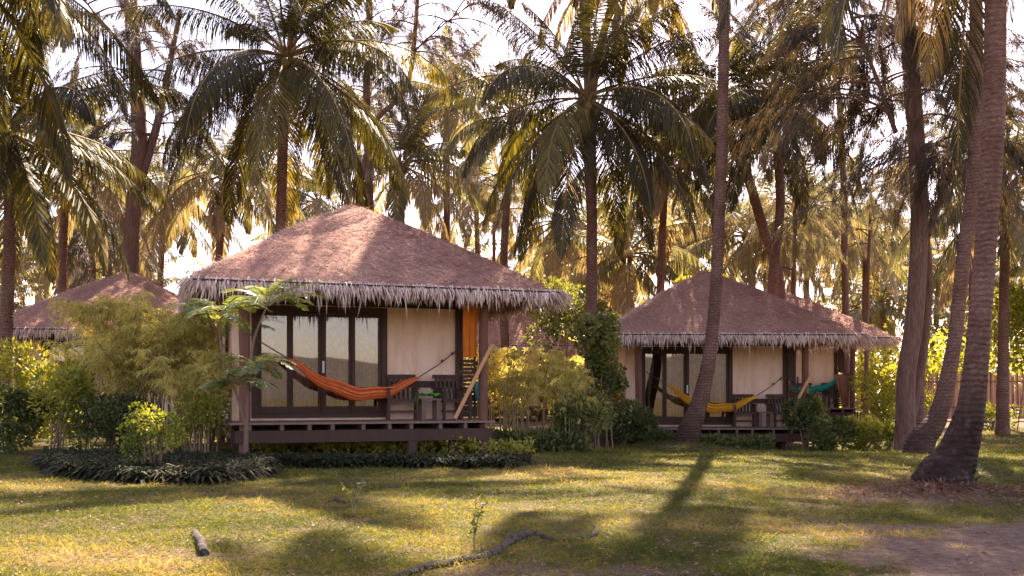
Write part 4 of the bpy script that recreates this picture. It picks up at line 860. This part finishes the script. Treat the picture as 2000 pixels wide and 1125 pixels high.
# ------------------------------------------------------------------ reed fence
def fence():
    Y = 42; x0 = (1790 - 1000) / F * Y; x1 = (2080 - 1000) / F * Y; r = np.random.default_rng(3); root = empty('reed_fence', ((x0 + x1) / 2, Y, 0)); tag(root, 'reddish reed fence at the far right edge of the lawn', 'fence')
    g = Geo(); n = int((x1 - x0) / .035)
    for k in range(n):
        x = x0 + k * .035 - (x0 + x1) / 2; h = 2.0 + r.normal(0, .06); g.bar((x, r.normal(0, .01), .1), (x + r.normal(0, .03), r.normal(0, .01), h), .03, .03, tone=r.random())
    g.build('reed_panel', M['reed'], root)
    for z in (.6, 1.7): g = Geo(); g.bar((-(x1 - x0) / 2, -.04, z), ((x1 - x0) / 2, -.04, z), .03, .05); g.build('rail', M['post'], root)
    for k in range(5): g = Geo(); xx = -(x1 - x0) / 2 + k * (x1 - x0) / 4; g.tube([[xx, .06, -.2], [xx, .06, 2.1]], .05, 8); g.build('fence_post', M['post'], root)
M['reed'] = leaf_mat('reed', [(0, (.20, .09, .055)), (.5, (.38, .20, .13)), (1, (.55, .33, .23))], .1, .7)
fence()

# ------------------------------------------------------------------ root, logs and small plants on the lawn
def ground_line(name, px, rad, label, cat, matn='stone', seg=12, n=60, seed=0, lift=.65):
    P = []
    for x, y in px: Y = CH * F / (y - HY); X = (x - 1000) / F * Y; P.append([X, Y, gzf(X, Y)])
    P = spline(P, n); rr = np.interp(np.linspace(0, 1, n), np.linspace(0, 1, len(rad)), rad); P[:, 2] = gz(P[:, 0], P[:, 1]) + rr * lift; r = np.random.default_rng(seed)
    V, T = tube(P, rr, seg); C = np.repeat(P, seg, axis=0); k = n * seg; an = np.tile(np.arange(seg), n); V[:k] = C + (V[:k] - C) * (1 + 1.0 * (fbm(an * .7, np.repeat(np.arange(n), seg) * .35, seed) - .5))[:, None]
    b = P[n // 2].copy(); o = mesh_np(name, V - b, T, M[matn], smooth=True); o.location = b; return tag(o, label, cat)
ground_line('tree_root', [(760, 1135), (830, 1112), (900, 1100), (960, 1085), (1000, 1062), (1045, 1050), (1085, 1058), (1120, 1058), (1150, 1052), (1168, 1040), (1150, 1020)], [.016, .028, .032, .028, .040, .034, .014, .014, .024, .02, .01], 'long grey surface root winding across the foreground grass', 'tree root', seed=4)
ground_line('wood_log', [(380, 1046), (392, 1066), (400, 1088)], [.028, .04, .035], 'short pale piece of wood lying in the left foreground grass', 'log', seed=9, n=20)
ground_line('wood_piece', [(640, 985), (660, 980), (672, 985)], [.02, .035, .02], 'small pale husk lying on the lawn left of the white flowered sprig', 'husk', seed=12, n=12)
def sprig(name, px, py, h, label, matf, seed, fl=5):
    Y = CH * F / (py - HY); X = (px - 1000) / F * Y; r = np.random.default_rng(seed); root = empty(name, (X, Y, gzf(X, Y))); tag(root, label, 'plant', 'flowering sprigs in the lawn')
    gs = Geo(); gl = Geo(); gf = Geo(); tips = []
    for k in range(3):
        t = np.array([r.normal(0, .10), r.normal(0, .08), h * r.uniform(.7, 1)]); Q = spline([[0, 0, -.02], t * [.3, .3, .6], t], 10); gs.tube(Q, np.linspace(.005, .002, 10), 5); tips.append(t)
        n = 16; u = r.integers(3, 10, n); D = rdir(n, .3, r); V, T = kites(Q[u], D, rdir(n, 1, r), .05, .022); gl.add(V, T, np.repeat(r.uniform(.3, .9, n), 7))
    gs.build('stem', M['stem'], root); gl.build('leaves', M['green_leaf'], root)
    for t in tips[:2]:
        n = 6; az = np.arange(n) * 6.283 / n; D = nrm(np.stack([np.cos(az), np.sin(az), .5 + 0 * az], 1)); V, T = kites(np.repeat(t[None], n, 0), D, np.repeat(np.array([[0, 0, 1.]]), n, 0), .028, .022)
        g = Geo(); g.add(V, T); g.build('flower', M[matf], root)
sprig('flower_sprig', 692, 1010, .42, 'small sprig with pale flowers standing in the middle of the lawn', 'flower', 1)
sprig('flower_sprig', 925, 1082, .42, 'taller sprig with a mauve flower beside the surface root', 'flower', 2)

# ------------------------------------------------------------------ grass
def grass():
    r = np.random.default_rng(101); n = 420000
    u = r.random(n); Y = 5.9 * (34 / 5.9) ** (u ** 1.15); X = r.uniform(-.60, .60, n) * Y
    s = sandmask(X, Y); bare = (r.random(n) < s * 1.02); keep = ~bare
    bedl = (X < -3.6) & (Y > 17.5); keep &= ~(bedl & (r.random(n) < .6)); X = X[keep]; Y = Y[keep]; n = len(X); Z = gz(X, Y) + .03 * (fbm(X * 2.2, Y * 2.2, 31) - .5)
    patch = fbm(X * .55 + 3, Y * .8, 51, 4); fine = fbm(X * 4, Y * 4, 52, 3)
    sc = np.clip(Y / 11, .8, 2.6); h = (.022 + .022 * r.random(n)) * (.45 + 2.6 * np.clip(fine, 0, 1) ** 2.2) * (1 + .25 * sc); 
    D = nrm(np.stack([r.normal(0, .9, n), r.normal(0, .9, n), .35 + .9 * r.random(n)], 1)); Sd = nrm(np.cross(D, rdir(n, 0, r)))
    V, T = blades(np.stack([X, Y, Z - .003], 1), D, Sd, h * 1.5, .0045 * sc, .005 * sc, .4)
    t = np.clip(.14 + 1.15 * (patch - .38) + .5 * (fine - .5) + r.normal(0, .12, n) + .3 * s[keep], 0, 1)
    g = Geo(); g.add(V, T, np.repeat(t, 5)); tag(g.build('grass', M['grass']), 'short yellow green grass covering the lawn', 'grass', kind='stuff')
    # litter: fallen leaflets and twigs
    n = 6500; Y = 6 * (26 / 6) ** r.random(n); X = r.uniform(-.58, .58, n) * Y; Z = gz(X, Y) + .02; D = nrm(np.stack([r.normal(size=n), r.normal(size=n), r.normal(0, .12, n)], 1))
    V, T = kites(np.stack([X, Y, Z], 1), D, rdir(n, 2.5, r), r.uniform(.02, .07, n), r.uniform(.006, .02, n)); g = Geo(); g.add(V, T, np.repeat(r.random(n), 7)); tag(g.build('leaf_litter', M['dead']), 'dry fallen leaf litter scattered over the lawn', 'leaf litter', kind='stuff')
grass()
def mulch():
    r = np.random.default_rng(55); n = 3600; a = r.uniform(0, 6.28, n); q = np.abs(r.normal(0, .55, n)); X = 5.0 + np.cos(a) * q * 1.7; Y = 11.35 + np.sin(a) * q * 1.1; Z = gz(X, Y) + .012 + .03 * r.random(n)
    D = nrm(np.stack([r.normal(size=n), r.normal(size=n), r.normal(0, .3, n)], 1)); V, T = kites(np.stack([X, Y, Z], 1), D, rdir(n, 2, r), r.uniform(.03, .12, n), r.uniform(.006, .022, n)); g = Geo(); g.add(V, T, np.repeat(r.uniform(0, .6, n), 7))
    tag(g.build('leaf_mulch', M['dead']), 'dark brown leaf mulch heaped round the foot of the nearest palm', 'leaf litter', kind='stuff')
mulch()
